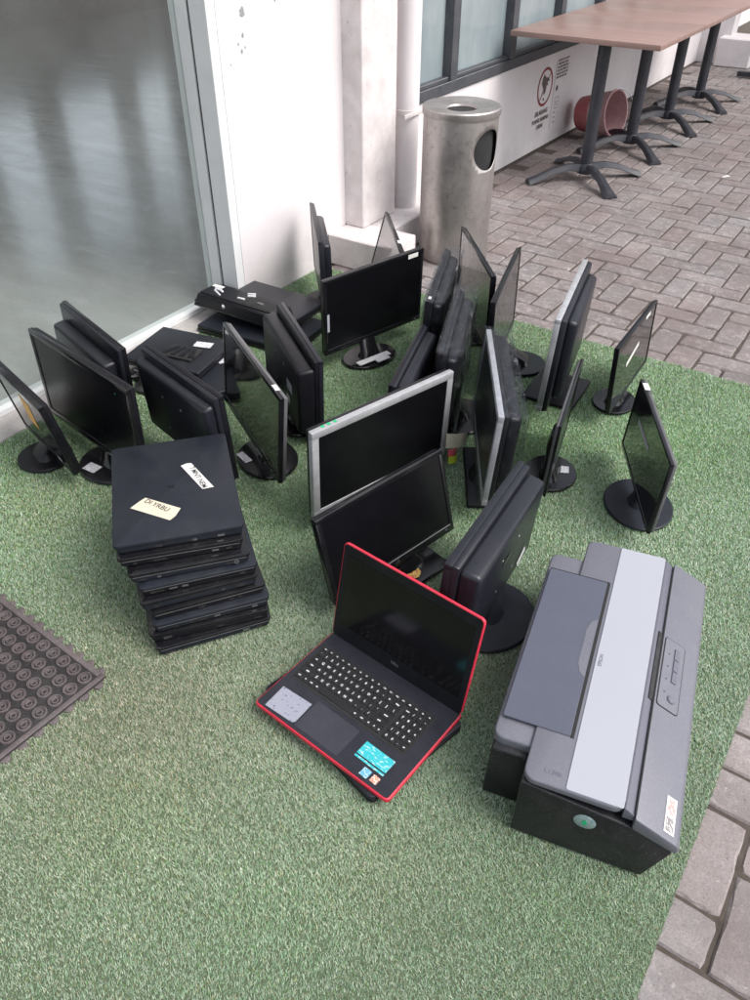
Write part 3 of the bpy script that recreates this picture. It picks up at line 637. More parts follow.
# white adapter and paper strip on that base
ad = empty('power_adapter', (-.005, 2.655, .03), R_(38), 'white paper-wrapped strip lying on the round base of the wide black monitor', 'adapter')
g = MB(); g.box(.15, .028, .004, (0, 0, .002), .001); g.box(.06, .022, .005, (.025, -.024, .002), .001); g.done('strip', 'white', ad)
monitor('small black monitor with rounded grey back, low in front of the wrapped ones', .076, 2.135, 73.6, -4, .40, .275, .068, -1, t=.022, bulge=(.042, .04, .06, .03), mats=('matte', 'screen', 'grey', 'matte'), base=('round', .09, .08))
monitor('monitor in crinkled clear plastic leaning near the bin, white tag on its corner', .191, 2.597, 77.9, -3.6, .46, .31, .089, -1, t=.024, bulge=(.034, .03, .05, .04), mats=('matte', 'screen', 'matte', 'matte'), film=(.05, 3), stick=(('top', .20, .012, .02, .010, 'paper', 0),))
monitor('monitor in torn clear plastic film with the film hanging behind it', .210, 2.258, 78.2, -3.7, .46, .31, .085, -1, t=.026, bulge=(.036, .02, .05, .06), mats=('gloss', 'screen', 'matte', 'gloss'), film=(.07, 8), base=('round', .11, .095), bpos=(.302, 2.274))
monitor('tall glossy black monitor standing in front of the bin, screen turned left', .378, 2.885, -82.4, .1, .494, .291, .075, 1, t=.022, bulge=None, bez=.010, mats=('gloss', 'semi', 'matte', 'gloss'), base=('round', .1, .09))
monitor('slim monitor turned right with pale reflective screen, near the turf edge behind the silver one', .478, 2.617, 72.2, 1.2, .503, .31, .079, 1, t=.02, bulge=None, bez=.010, mats=('gloss', 'semi', 'matte', 'gloss'), base=('round', .095, .095), bpos=(.556, 2.642))
monitor('silver-edged monitor on a square black base, back turned right', .626, 2.441, 68.8, -3, .505, .336, .083, -1, t=.035, bulge=(.035, .10, .08, .06), mats=('silver', 'screen', 'grey', 'matte'), base=('rect', .22, .19, .05), bpos=(.660, 2.452), brot=-8)
monitor('thin black monitor seen edge-on, round base with a square white sticker', .568, 1.963, 69.9, -2.5, .40, .25, .06, 1, t=.016, bulge=None, bez=.012, mats=('gloss', 'screen', 'edgegrey', 'gloss'), base=('round', .093, .082, .05), bpos=(.549, 1.949),
        stick=(('base', .022, -.036, .036, .036, 'label', 10),))
monitor('glossy black monitor alone at the right on a flat round base, above the printer', .767, 1.825, -94.7, 2.4, .433, .24, .064, 1, t=.02, bulge=None, bez=.008, bot=.012, mats=('gloss', 'mirror', 'edgegrey', 'lap'), base=('round', .12, .10, .03), bpos=(.785, 1.796),
        stick=(('top', -.17, .010, .04, .016, 'paper', 0), ('scr', -.05, .15, .15, .016, 'greylab', 0)))
monitor('glossy monitor nearest the brick paving, a white slip on its mirror-like screen', .897, 2.389, 58.2, 2.8, .423, .245, .063, 1, t=.018, bulge=None, bez=.008, bot=.014, mats=('gloss', 'mirror', 'matte', 'gloss'), base=('round', .088, .075), bpos=(.850, 2.372),
        stick=(('front', .10, .232, .05, .014, 'paper', 0), ('scr', -.02, .14, .13, .018, 'paper', 12, 'paper_slip')))
monitor('silver-framed monitor under clear plastic film, turned left beside the wrapped pair', .314, 1.965, -92.6, 3.8, .50, .302, .078, 1, t=.03, bulge=(.040, .02, .1, .02), mats=('silver', 'screen', 'matte', 'matte'), film=(.0, 5, .0012), base=('rect', .30, .085), bpos=(.322, 1.93), bez=.02)
m24 = monitor('wide silver-framed monitor with green dots on its corner, behind the black screen', .025, 1.824, 39.5, -2.5, .505, .30, .066, 1, t=.034, bulge=(.03, .1, .1, .1), mats=('silver', 'screen', 'matte', 'matte'), bez=.022, bot=.03, base=('round', .12, .1),
        stick=(('top', -.21, .012, .010, .010, 'green', 0, 'green_dot'), ('top', -.19, .012, .010, .010, 'green', 0, 'green_dot'), ('top', -.17, .012, .010, .010, 'green', 0, 'green_dot')))
monitor('black monitor with a thin silver line under its screen, directly behind the open laptop', .062, 1.485, 42.6, 15.4, .432, .247, .064, 1, t=.028, bulge=(.03, .1, .1, .1), bez=.014, bot=.026, mats=('gloss', 'screen', 'matte', 'gloss'), base=('rect', .19, .14), bpos=(.090, 1.525), logo='LG', lines='silver',
        stick=())
monitor('thick black monitor seen from behind on a grey round base beside the printer', .235, 1.392, 60.3, -4.1, .426, .275, .075, -1, t=.034, bulge=(.052, .02, .06, .05), mats=('grey', 'screen', 'grey', 'lap'), base=('round', .125, .11, .032), bpos=(.293, 1.352), vents=True,
        stick=(('back', .12, .06, .05, .03, 'label', 30), ('back', -.02, .17, .045, .018, 'gloss', 0)))
# colourful ornate sticker on the LG monitor's base; sticky notes on the silver monitor
g = MB(); n_ = 8; g.quad([(.030*math.cos(2*math.pi*k/n_+.4), .023*math.sin(2*math.pi*k/n_+.4), 0) for k in range(n_)])
m, nt, b, o = newmat('gilt_emblem'); c = mixc(nt, ramp(nt, noise(nt, 130, 3), [(.42, 0), (.5, 1)]), (.45, .03, .03), (.75, .50, .12)); c = mixc(nt, ramp(nt, noise(nt, 220, 2), [(.6, 0), (.65, 1)]), c, (.8, .75, .6)); nt.links.new(c, b.inputs['Base Color']); b.inputs['Roughness'].default_value = .4; MT['emblem'] = m
e_ = g.done('emblem_badge', 'emblem', None, smooth=False); e_.location = (.096, 1.490, .0295); e_.rotation_euler = (0, 0, R_(30)); tag(e_, 'small red and gold emblem sticker behind the upper edge of the open laptop', 'sticker')
def note(name, mat, M, w_, h_, curl, parent):
    b = bmesh.new(); n = 10; A = []
    for i in range(n+1):
        t_ = i/n; A.append([b.verts.new((w_*t_, -curl*math.sin(t_*2.4)*(1-.3*j), -h_*j-(.006*t_ if j else 0))) for j in (0, 1)])
    for P, Q in zip(A, A[1:]): b.faces.new((P[0], Q[0], Q[1], P[1]))
    g = MB(); g._join(b, M); o = g.done(name, mat, parent); return o
Mn = Matrix.Translation((.2525, -.004, -.052))
note('sticky_note', 'cream', Mn @ Matrix.Translation((-.008, -.004, .190)), .075, .055, .03, m24)
note('sticky_note', 'notered', Mn @ Matrix.Translation((-.006, -.014, .135)), .030, .026, .01, m24)
note('sticky_note', 'noteyel', Mn @ Matrix.Translation((-.004, -.016, .108)), .034, .028, .008, m24)
# ------------------------------------------------------------------ monitors lying on their faces
def lying(label, c, yaw, w, h, z0, th=.03, bulge=.05, mats=('gloss', 'grey'), detail=0, tilt=(0, 0)):
    r = empty('computer_monitor', (c[0], c[1], z0), R_(yaw), label, 'monitor', 'monitors lying face down by the glass'); r.rotation_euler = (R_(tilt[0]), R_(tilt[1]), R_(yaw))
    g = MB(); g.box(w, h, th*.45, (0, 0, th*.225), .003); g.done('bezel', mats[0], r)
    g = MB(); g.box(w-.004, h-.004, th*.6, (0, 0, th*.72), .005, 3)
    if bulge:
        b = bmesh.new(); bmesh.ops.create_cube(b, size=1)
        for v in b.verts:
            k = .86 if v.co.z > 0 else 1; v.co = Vector((v.co.x*w*.80*k, v.co.y*h*.70*k, v.co.z*bulge))
        bmesh.ops.bevel(b, geom=b.edges[:], offset=.010, segments=3, affect='EDGES'); g._join(b, Matrix.Translation((0, -.01*0, th+bulge/2-.002)))
    g.done('back_cover', mats[1], r)
    g = MB(); g.box(w-.03, h-.03, .002, (0, 0, -.0005), 0); g.done('screen', 'screen', r, smooth=False)
    return r
for (px_, py_, lb) in ((-.80, 2.50, 'round black stand base poking out under the face-down monitor by the threshold'), (-.36, 2.80, 'round black stand base beside the pile of monitors by the window frame')):
    sb_ = empty('monitor_stand', (px_, py_, .012), R_(40), lb, 'stand')
    g = MB(); g.lathe([(0, 0), (.085, 0), (.088, .003), (.088, .007), (.08, .012), (.03, .015), (0, .016)], 40, sy=.85); g.done('stand_base', 'gloss', sb_)
    g = MB(); g.loft([((0, 0, .012), .035, .02, .7), ((0, .01, .05), .026, .014, .7), ((0, .03, .085), .024, .010, .7)], 18); g.done('stand_neck', 'gloss', sb_)
l1 = lying('monitor lying face down next to the threshold with an open stand recess and white label', (-.735, 2.635), -22, .33, .27, .055, th=.028, bulge=0, mats=('matte', 'grey'))
g = MB(); g.box(.13, .09, .010, (.03, -.03, .033), .003); g.done('stand_recess', 'hole', l1)
g = MB(); 
for k in range(4): g.box(.022, .07, .008, (-.015+k*.03, -.03, .038), .003, rot=Matrix.Rotation(.25*(k-1.5), 4, 'Z'))
g.done('stand_bracket', 'matte', l1)
sticker(l1, Matrix.Translation((.07, .055, .031)), 0, 0, .07, .04, 'label', R_(8))
g = MB(); g.tube([(-.15+.05*t_+.02*math.sin(9*t_), -.17-.015*math.cos(11*t_), -.005+.02*math.sin(7*t_)) for t_ in np.linspace(0, 1, 24)], .003); g.tube([(-.12+.05*t_, -.165-.02*math.sin(6*t_), -.012+.012*math.cos(5*t_)) for t_ in np.linspace(0, 1, 16)], .003); g.done('cable', 'edgegrey', l1)
lying('thick dark monitor lying face down beneath the one with the open stand recess', (-.735, 2.60), -20, .30, .25, .012, th=.022, bulge=0, mats=('matte', 'matte'))
l3 = lying('flat slate-grey monitor lying face down, white corner sticker, partly behind the tall glossy screen', (-.56, 2.49), 34, .30, .22, .03, th=.026, bulge=0, mats=('matte', 'lap'))
sticker(l3, Matrix.Translation((.05, .085, .029)), 0, 0, .045, .035, 'label', R_(0))
l4 = lying('wide monitor face down atop the pile by the window frame, white plugs on it', (-.475, 3.015), -33, .475, .285, .075, th=.028, bulge=0, mats=('gloss', 'grey'))
g = MB()
bb = bmesh.new(); bmesh.ops.create_cube(bb, size=1)
for v in bb.verts:
    k = .9 if v.co.z > 0 else 1; v.co = Vector((v.co.x*.44*k, v.co.y*.13*k, v.co.z*.058))
bmesh.ops.bevel(bb, geom=bb.edges[:], offset=.012, segments=3, affect='EDGES'); g._join(bb, Matrix.Translation((-.01, -.088, .040))); g.done('rear_housing', 'matte', l4)
g = MB(); g.box(.15, .07, .012, (.085, -.095, .0655), .006, 3); g.done('stand_recess', 'hole', l4)
g = MB(); g.box(.03, .014, .010, (.09, -.10, .0715), .003); g.done('latch', 'edgegrey', l4)
sticker(l4, Matrix.Translation((-.155, .005, .031)), 0, 0, .045, .022, 'label', R_(15))
sticker(l4, Matrix.Translation((-.165, -.060, .0695)), 0, 0, .055, .022, 'paper', R_(0))
g = MB(); g.tube([(-.16+.10*t_, -.085-.055*t_+.02*math.sin(4*t_), .070-.03*t_*t_) for t_ in np.linspace(0, 1, 20)], .006)
g.tube([(-.15+.11*t_, -.10-.045*t_, .072-.035*t_*t_) for t_ in np.linspace(0, 1, 20)], .004); g.done('cable', 'white', l4)
for (x_, y_, a_) in ((.0, -.045, .5), (.012, -.060, .5), (-.01, -.10, .1)):
    g = MB(); g.box(.034, .009, .012, (x_, y_, .068), .002, rot=Matrix.Rotation(a_, 4, 'Z')); g.done('plug', 'white', l4)
lying('dark monitor lying face down at the bottom of the pile by the window frame', (-.46, 2.93), -28, .46, .28, .012, th=.03, bulge=0, mats=('gloss', 'lap'), tilt=(0, 0))
# ------------------------------------------------------------------ laptop stack
ST = [((-.600, 1.310), 15.0), ((-.594, 1.299), 14.5), ((-.570, 1.278), 16), ((-.547, 1.266), 18), ((-.546, 1.247), 20.5), ((-.526, 1.247), 21), ((-.525, 1.237), 20), ((-.539, 1.233), 17.5), ((-.523, 1.217), 21.5)]
names = ['top laptop of the stack, cream and white handwritten tapes on its lid', 'second laptop from the top of the stack, under the taped one', 'third laptop from the top of the stack, round jack hole on its side',
         'fourth laptop from the top of the dark stack, with a thin silver rim', 'middle laptop of the nine in the dark stack', 'sixth laptop from the top of the dark stack', 'third laptop from the bottom of the dark stack',
         'second laptop from the bottom of the dark stack', 'bottom laptop of the stack, lying on the turf']
TH = .031
for i, ((lx, ly), an) in enumerate(ST):
    z0 = .012+(8-i)*TH; W_ = (.302, .292, .285, .280, .281, .278, .284, .293, .285)[i]; D_ = (.40, .395, .39, .38, .39, .38, .385, .395, .38)[i]
    r = empty('closed_laptop', (lx, ly, z0), R_(an), names[i], 'laptop', 'closed black laptops stacked on the turf')
    rc = .012
    def rr(x0, y0, x1, y1, c=rc):
        P = []
        for (cx_, cy_, a0) in ((x1-c, y0+c, -90), (x1-c, y1-c, 0), (x0+c, y1-c, 90), (x0+c, y0+c, 180)):
            for k in range(5): a = R_(a0+90*k/4); P.append((cx_+c*math.cos(a), cy_+c*math.sin(a)))
        return P
    hb = TH*random.uniform(.50, .58)
    g = MB(); g.prism(rr(.004, .004, W_-.004, D_-.004), hb-.0025, (0, 0, .0025), bev=.0025, seg=2); g.done('base', 'matte' if i % 2 else 'lap', r)
    g = MB(); g.prism(rr(0, 0, W_, D_), TH-hb-.004, (0, 0, hb+.0025), bev=.003, seg=2); g.done('lid', 'lap' if i in (0, 3, 6) else 'gloss', r)
    if i in (1, 2, 3, 5, 6, 8):
        g = MB(); g.box(W_*.93, .0012, .0012, (W_/2, .0000, hb+.004), 0); g.done('rim', 'edgegrey', r)
    for k in range(random.randint(3, 6)):
        g = MB(); x_ = random.choice((random.uniform(.03, .12), random.uniform(.15, W_-.03))); g.box(random.uniform(.008, .02), .002, random.uniform(.003, .006), (x_, .0035, hb*.55), 0); g.done('port', 'metal' if (i+k) % 3 == 0 else 'hole', r)
    for x_ in (.02, W_-.02):
        g = MB(); g.box(.014, .01, .006, (x_, .03, .002), .002); g.done('rubber_foot', 'rubber', r)
    if i == 2:
        g = MB(); g.lathe([(.0028, 0), (.006, 0), (.006, .003), (.0028, .003)], 20, rot=Matrix.Rotation(math.pi/2, 4, 'X'), loc=(W_-.035, .004, hb*.6)); g.done('round_jack', 'edgegrey', r)
    if i == 0:
        LZ = Matrix.Translation((0, 0, TH-.0014))
        def tape(cx_, cy_, w_, h_, a, mat, txt, sz, tx=0, ty=0):
            g = MB(); n = 7; top, botm = [], []
            e = [random.uniform(-.004, .004) for _ in range(4)]
            P = [(-w_/2+e[0]-.006, -h_/2), (w_/2+e[1], -h_/2), (w_/2+e[2]+.004, -h_*.1), (w_/2+.003-e[1], h_/2), (-w_/2+e[3]+.004, h_/2), (-w_/2-.002, h_*.15)]
            g.quad([(x_, y_, .001) for x_, y_ in P]); o = g.done('tape_strip', mat, r, smooth=False); o.matrix_local = LZ @ Matrix.Translation((cx_, cy_, 0)) @ Matrix.Rotation(R_(a), 4, 'Z')
            M = LZ @ Matrix.Translation((cx_, cy_, .0014)) @ Matrix.Rotation(R_(a), 4, 'Z') @ Matrix.Translation((tx, ty, 0)) @ Matrix(((1, .25, 0, 0), (0, 1, 0, 0), (0, 0, 1, 0), (0, 0, 0, 1)))
            text_mesh('handwriting', txt, sz, 'ink', r, M, .0001, .0001)
        tape(.105, .115, .105, .048, -38, 'cream', 'DI YRBU', .020, -.006, .010)
        tape(.210, .222, .122, .027, -68, 'paper', '7.MNT NEM', .019, .008, .0)
        text_mesh('lid_logo', 'hp', .016, 'gloss', r, LZ @ Matrix.Translation((.145, .195, .0006)) @ Matrix.Rotation(R_(15), 4, 'Z'), .0001)
# ------------------------------------------------------------------ open laptop and the one beneath
LA = math.atan2(-.632, .775)
ul = empty('closed_laptop', (-.235, 1.065, .012), LA+R_(-7), 'closed black laptop lying crooked under the open red-rimmed laptop', 'laptop')
g = MB(); g.prism(rr(0, 0, .372, .272, .014), .010, (0, 0, .0015), bev=.003); g.done('base', 'matte', ul)
g = MB(); g.prism(rr(0, 0, .372, .272, .014), .0115, (0, 0, .0125), bev=.003); g.done('lid', 'lap', ul)
ul.location = (-.256, 1.112, .012); ul.rotation_euler = (0, 0, R_(-48))
lp = empty('open_laptop', (-.270, 1.065, .038), LA, 'open laptop with bright red rim, black keyboard and a blank dark screen', 'laptop')
LWd, LD = .380, .268
g = MB(); g.prism(rr(0, 0, LWd, LD, .010), .0125, (0, 0, -.002), bev=.003); g.done('bottom_case', 'red', lp)
g = MB(); g.prism(rr(.0035, .0035, LWd-.0035, LD-.002, .008), .0012, (0, 0, .0108)); g.done('palm_rest_deck', 'deck', lp)
ZD = .0122
kb = MB(); kb.box(.330, .118, .0006, (.178, .161, ZD), 0); kbo = kb.done('keyboard_well', 'hole', lp)
rows = [('e1234567890', .0), ]
legend = ["`1234567890-=", "QWERTYUIOP[]\\", "ASDFGHJKL;'", "ZXCVBNM,./"]
keys = MB(); keyletters = []
kw, kh = .0190, .0190; x0 = .018; ytop = .2165
def key(x, y, w_, h_=.0165, t_=None, sz=.0075):
    keys.box(w_-.0026, h_-.0024, .0022, (x+w_/2, y-h_/2, ZD+.0014), .0006, 1)
    if t_: keyletters.append((t_, x+w_/2, y-h_/2, sz))
y = ytop; x = x0
for k in range(18):
    ww = .322/18; key(x, y, ww, .0125, ['esc', 'F1', 'F2', 'F3', 'F4', 'F5', 'F6', 'F7', 'F8', 'F9', 'F10', 'F11', 'F12', 'prt', 'del', 'hm', 'up', 'dn'][k], .0045); x += ww
y -= .0135
R1 = [('`', 1)]+[(c_, 1) for c_ in '1234567890-=']+[('bksp', 1.7)]; R2 = [('tab', 1.4)]+[(c_, 1) for c_ in 'QWERTYUIOP[]']+[('\\', 1.3)]
R3 = [('caps', 1.7)]+[(c_, 1) for c_ in "ASDFGHJKL;'"]+[('enter', 2.0)]; R4 = [('shift', 2.2)]+[(c_, 1) for c_ in 'ZXCVBNM,./']+[('shift', 2.5)]
R5 = [('ctrl', 1.3), ('fn', 1), ('win', 1), ('alt', 1), ('', 5.6), ('alt', 1), ('ctrl', 1.2), ('<', 1.), ('^', .8), ('>', .8)]
num = [['num', '/', '*', '-'], ['7', '8', '9', '+'], ['4', '5', '6', '+'], ['1', '2', '3', 'en'], ['0', '0', '.', 'en']]
for ri, RR in enumerate((R1, R2, R3, R4, R5)):
    tot = sum(q[1] for q in RR); x = x0; um = .252/tot
    for (c_, q) in RR: key(x, y, q*um, .0185, c_, .0085 if len(c_) == 1 else .005); x += q*um
    x = x0+.258
    for c_ in num[ri]: key(x, y, .016, .0185, c_, .0085 if len(c_) == 1 else .005); x += .016
    y -= .0192
keys.done('keys', 'key', lp)
dg_txt = []
MT['legend'] = pbr('key_legend_white', (.75, .76, .78), .6)
vs, fs = [], []; cache = {}
for (t_, x, y_, sz) in keyletters:
    if (t_, sz) not in cache:
        c = bpy.data.curves.new('k', 'FONT'); c.body = t_; c.size = sz; c.align_x = 'CENTER'; c.align_y = 'CENTER'; c.offset = .00022; c.resolution_u = 2
        t = bpy.data.objects.new('k', c); COL.objects.link(t); me = bpy.data.meshes.new_from_object(t.evaluated_get(bpy.context.evaluated_depsgraph_get()))
        cache[(t_, sz)] = ([tuple(v.co) for v in me.vertices], [tuple(p.vertices) for p in me.polygons]); bpy.data.objects.remove(t); bpy.data.curves.remove(c); bpy.data.meshes.remove(me)
    V, F_ = cache[(t_, sz)]; b0 = len(vs); vs += [(v[0]+x, v[1]+y_, ZD+.0027) for v in V]; fs += [tuple(b0+q for q in f) for f in F_]
me = bpy.data.meshes.new('key_legends'); me.from_pydata(vs, [], fs); me.materials.append(MT['legend']); o = bpy.data.objects.new('key_legends', me); COL.objects.link(o); o.parent = [q for q in COL.objects if q.name == 'keys'][0]
g = MB(); g.prism(rr(.112, .012, .234, .090, .003), .0005, (0, 0, ZD-.0001)); g.done('touchpad', 'pad', lp)
LZ = Matrix.Translation((0, 0, ZD-.0004))
g = MB(); g.quad([(-.042, -.031, .0009), (.036, -.031, .0009), (.042, -.025, .0009), (.042, .031, .0009), (-.042, .031, .0009)]); o = g.done('foil_sticker', 'touch', lp, smooth=False); o.matrix_local = LZ @ Matrix.Translation((.066, .042, 0)) @ Matrix.Rotation(R_(3), 4, 'Z')
sticker(lp, LZ, .300, .063, .078, .034, 'cyan', R_(-1), 'energy_label'); sticker(lp, LZ, .300, .040, .078, .005, 'cyan', R_(-1), 'energy_label')
sticker(lp, LZ, .306, .021, .020, .020, 'blue', R_(-3), 'chip_badge'); sticker(lp, LZ, .331, .021, .017, .017, 'orangelab', R_(-3), 'chip_badge')
# lid
Ml = Matrix.Translation((0, LD-.006, .012)) @ Matrix.Rotation(-R_(12.5), 4, 'X')
lidr = MB(); H_ = .264
Mv = Ml @ Matrix(((1, 0, 0, 0), (0, 0, -1, .0065), (0, 1, 0, 0), (0, 0, 0, 1)))         # prism plane x,y -> x,z ; thickness -> -y
lidr.prism(rr(0, 0, LWd, H_, .012), .0075, (0, 0, 0), M=Mv, bev=.0025); lid = lidr.done('lid', 'red', lp)
g = MB(); g.prism(rr(.003, .0, LWd-.003, H_-.003, .010), .0008, (0, 0, .0073), M=Mv); o = g.done('screen_bezel', 'matte', lp); o.parent = lid
g = MB(); g.box(.345, .0006, .195, (LWd/2, -.0019, .042+.0975), 0, M=Ml); o = g.done('screen', 'lapscreen', lp, smooth=False); o.parent = lid
o = text_mesh('logo', 'DELL', .010, 'metal', lid, Ml @ Matrix.Translation((LWd/2, -.0022, .024)) @ Matrix.Rotation(math.pi/2, 4, 'X'), .0002, .0001)
g = MB(); g.tube([Ml @ Vector((.03, .004, -.002)), Ml @ Vector((.35, .004, -.002))], .006, 12); g.done('hinge', 'matte', lp)
# ------------------------------------------------------------------ printer
PA = math.atan2(-.375, .927)
pn = empty('inkjet_printer', (.284, .826, .012), PA, 'wide grey and black inkjet printer with silver top band, nearest to the camera at right', 'printer')
MT['pgrey'] = pbr('printer_grey_plastic', (.140, .142, .170), .36, scale=200, var=.06, bmp=.15, bscale=1600, dust=.12)
MT['pdark'] = pbr('printer_flap_plastic', (.085, .092, .125), .36, scale=200, var=.05, bmp=.12, bscale=1600, dust=.05)
MT['pblack'] = pbr('printer_black_plastic', (.009, .009, .012), .45, bmp=.2, bscale=1600, dust=.08)
MT['pband'] = pbr('printer_silver_band', (.47, .48, .52), .24, metal=.3, scale=3, var=.01, rvar=.0)
MT['ptrim'] = pbr('printer_slope_trim', (.12, .12, .15), .35, scale=100, var=.05)
Y0, Y1 = -.042, .657
MP = Matrix(((1, 0, 0, 0), (0, 0, -1, 0), (0, 1, 0, 0), (0, 0, 0, 1)))   # profile (x,z) extruded towards -y, placed at y
def prof(pts, y0, y1, mat, name, bev=.004, parent=pn):
    g = MB(); g.prism(pts, y1-y0, M=Matrix.Translation((0, y1, 0)) @ MP, bev=bev, seg=3); return g.done(name, mat, parent)
# black lower body
prof([(.0, .0), (.252, .0), (.284, .106), (.284, .116), (.204, .146), (.0, .172)], Y0+.002, Y1-.002, 'pblack', 'lower_body', .004)
prof([(-.076, .0), (.002, .0), (.002, .160), (-.070, .160)], .018, .598, 'pblack', 'rear_body', .006)
# grey upper shells
prof([(.2065, .1465), (.283, .1165), (.291, .118), (.292, .132), (.286, .141), (.2065, .181)], Y0, Y1, 'pgrey', 'front_panel', .003)
g = MB(); g.prism(rr(.001, Y0+.003, .187, Y1+.002, .022), .017, (0, 0, .172), bev=.004, seg=3); lidp = g.done('scanner_lid', 'pgrey', pn)
g = MB(); g.prism(rr(-.074, .032, .02, .586, .02), .034, (0, 0, .148), bev=.005, seg=3); g.done('rear_shell', 'pgrey', pn)
# silver band: 1.5 mm proud of the lid
g = MB(); g.prism(rr(.080, Y0+.006, .184, Y1-.001, .004), .0022, (0, 0, .1885), bev=.0008, seg=1); g.done('silver_band', 'pband', pn)
prof([(.185, .1885), (.189, .1885), (.205, .176), (.205, .160), (.185, .160)], Y0+.008, Y1-.008, 'ptrim', 'slope_trim', .001)
g = MB(); g.box(.003, Y1-Y0-.02, .01, (.2062, (Y0+Y1)/2, .1755), 0); g.done('lid_gap', 'hole', pn)
# feed flap
g = MB(); g.prism(rr(-.066, .076, .067, .520, .004), .0035, (0, 0, .1888), bev=.001, seg=1); fl = g.done('feed_flap', 'pdark', pn)
g = MB(); g.box(.007, .447, .0034, (.0705, .298, .1885), 0); g.done('flap_gap', 'hole', pn)
g = MB(); g.box(.138, .003, .0026, (.003, .5225, .1890), 0); g.done('flap_gap', 'hole', pn)
g = MB(); g.prism([(.066, .225), (.054, .235), (.047, .26), (.047, .36), (.054, .385), (.066, .395)], .0012, (0, 0, .1918)); o = g.done('finger_notch', 'pgrey', pn); o.parent = fl
# control panel on the sloping front
sl = math.atan2(-.040, .0795)
MC = Matrix.Translation((.2438, .322, .1592)) @ Matrix.Rotation(-sl, 4, 'Y')
def slope_z(x): return .181-(x-.2065)*.040/.0795
g = MB(); g.prism(rr(-.0245, -.094, .0245, .092, .006), .0012, M=MC @ Matrix.Translation((-.012, 0, .0035)), bev=.0004, seg=1); cp = g.done('control_panel', 'pgrey', pn)
g = MB(); g.prism(rr(-.0262, -.0957, .0262, .0937, .007), .0008, M=MC @ Matrix.Translation((-.012, 0, .0030))); o = g.done('panel_outline', 'hole', pn)
for k in range(3):
    g = MB(); g.box(.012, .030, .0028, M=MC @ Matrix.Translation((-.006, .057-.032*k, .0058)), bev=.0008, seg=1); o = g.done('button', 'ptrim', pn); o.parent = cp
g = MB(); g.lathe([(0, .003), (.0085, .003), (.0095, .002), (.0095, 0)], 24, M=MC @ Matrix.Translation((-.006, -.066, .0045))); o = g.done('power_button', 'ptrim', pn); o.parent = cp
g = MB(); g.lathe([(0, .0036), (.0065, .0036), (.0072, .0030)], 24, M=MC @ Matrix.Translation((-.006, -.066, .0045))); o = g.done('power_button_cap', 'pgrey', pn); o.parent = cp
for k in range(4):
    g = MB(); g.lathe([(0, .0008), (.0014, .0008), (.0014, 0)], 10, M=MC @ Matrix.Translation((-.024, .050-.035*k, .0050))); o = g.done('indicator', 'ink', pn); o.parent = cp
g = MB(); g.box(.012, .19, .006, (.1985, .325, .1805), .001, 1, rot=Matrix.Rotation(R_(38), 4, 'Y')); g.done('lid_lip', 'pblack', pn)
# badge, writing, label
RT = Matrix.Rotation(-math.pi/2, 4, 'Z')
text_mesh('brand_lettering', 'EPSON', .011, 'ptrim', pn, Matrix.Translation((.090, .285, .1908)) @ Matrix.Rotation(math.pi/2, 4, 'Z'), .0001, .0002)
text_mesh('model_lettering', 'L1300', .013, 'pdark', pn, Matrix.Translation((.052, -.012, .1890)) @ Matrix.Rotation(R_(0), 4, 'Z'), .0002, .0001)
ME = Matrix.Translation((.128, Y0+.0022, .115)) @ Matrix.Rotation(math.pi/2, 4, 'X')
MT['badge'] = pbr('teal_foil_badge', (.20, .32, .34), .3, metal=.3, scale=90, col2=(.42, .50, .50))
g = MB(); g.lathe([(0, .0022), (.0185, .0022), (.0205, .001), (.0205, 0)], 36, M=ME); bd = g.done('round_badge', 'badge', pn)
g = MB(); g.prism([(-.006, -.001), (-.002, -.008), (.002, -.008), (.006, -.001), (.003, .004), (0, .010), (-.003, .004)], .0004, M=ME @ Matrix.Translation((0, 0, .0022))); o = g.done('badge_emblem', 'green', pn); o.parent = bd
Ms = Matrix.Translation((.268, .008, slope_z(.268)+.0002)) @ Matrix.Rotation(-sl, 4, 'Y')
MT['redframe'] = pbr('red_label_print', (.55, .16, .14), .6)
sticker(pn, Ms, 0, 0, .022, .074, 'paper', 0, 'warranty_label')
g = MB()
for (x_, y_, w_, h_) in ((0, .017, .016, .030), ): g.box(w_, h_, .0003, (x_, y_, .0011), 0)
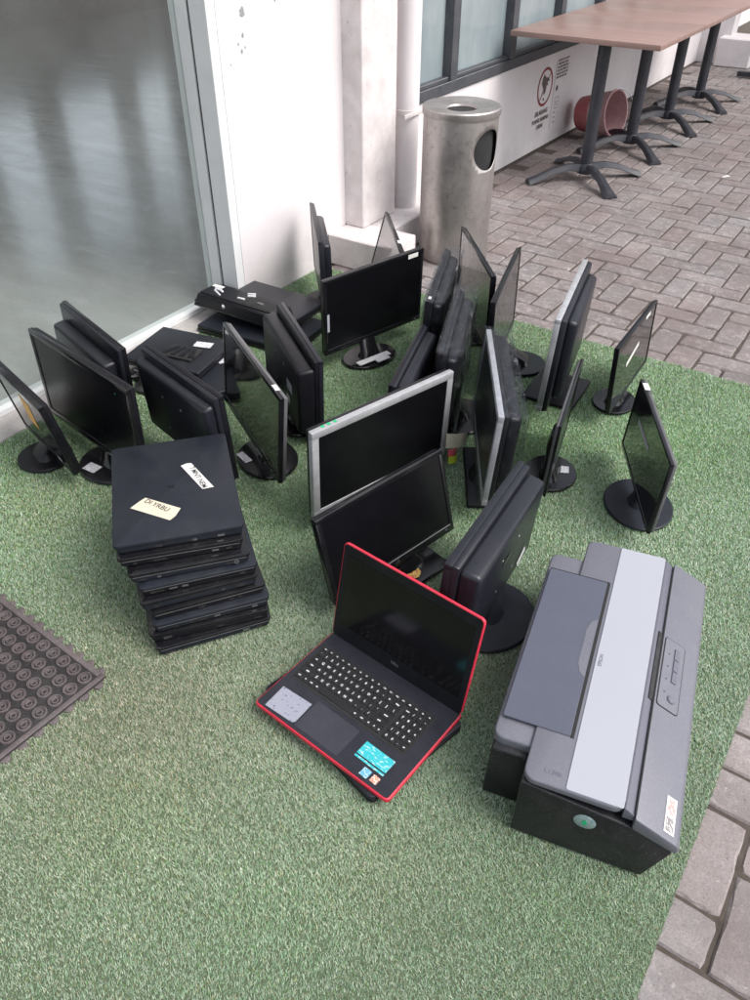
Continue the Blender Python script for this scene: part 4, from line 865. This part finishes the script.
o = g.done('label_print', label_mat('red_print', (.62, .30, .28), (.62, .6, .6), sx=200, rows=120), pn, smooth=False); o.matrix_local = Ms
g = MB(); g.box(.016, .028, .0003, (0, -.019, .0011), 0); o = g.done('label_print', label_mat('dark_print', (.22, .2, .2), (.6, .6, .6), sx=200, rows=150), pn, smooth=False); o.matrix_local = Ms
for (px_, py_, w_, h_, a_, lb) in ((2.16, 4.98, .055, .022, 20, 'small white paper scrap on the brick paving right of the tables'), ):
    g = MB(); g.quad([(-w_/2, -h_/2, .003), (w_/2, -h_/2*.7, .004), (w_/2*.9, h_/2, .007), (-w_/2*.8, h_/2, .003)]); o = g.done('paper_scrap', 'paper', smooth=False); o.location = (px_, py_, .001); o.rotation_euler = (0, 0, R_(a_)); tag(o, lb, 'paper')
# ------------------------------------------------------------------ light
W = bpy.data.worlds.new('World'); S.world = W; W.use_nodes = True; nt = W.node_tree
bg = nt.nodes['Background']; sky = nt.nodes.new('ShaderNodeTexSky'); sky.sky_type = 'NISHITA'; sky.sun_disc = False
EL, RO = 52, 115
sky.sun_elevation = R_(EL); sky.sun_rotation = R_(RO); sky.air_density = 1.0; sky.dust_density = 3.0
hs = nt.nodes.new('ShaderNodeHueSaturation'); hs.inputs['Saturation'].default_value = .35
nt.links.new(sky.outputs[0], hs.inputs['Color']); nt.links.new(hs.outputs[0], bg.inputs['Color']); bg.inputs['Strength'].default_value = .13
sun = bpy.data.lights.new('sun', 'SUN'); sun.energy = 1.1; sun.angle = R_(35); sun.color = (1, .96, .93)
so_ = bpy.data.objects.new('sun', sun); COL.objects.link(so_)
dv = Vector((math.sin(R_(RO))*math.cos(R_(EL)), math.cos(R_(RO))*math.cos(R_(EL)), math.sin(R_(EL))))
so_.rotation_euler = dv.to_track_quat('Z', 'Y').to_euler()
S.view_settings.view_transform = 'Standard'; S.view_settings.look = 'None'; S.view_settings.exposure = 1.02; S.view_settings.gamma = 1
S.cycles.max_bounces = 8; S.cycles.transparent_max_bounces = 16; S.cycles.use_denoising = True
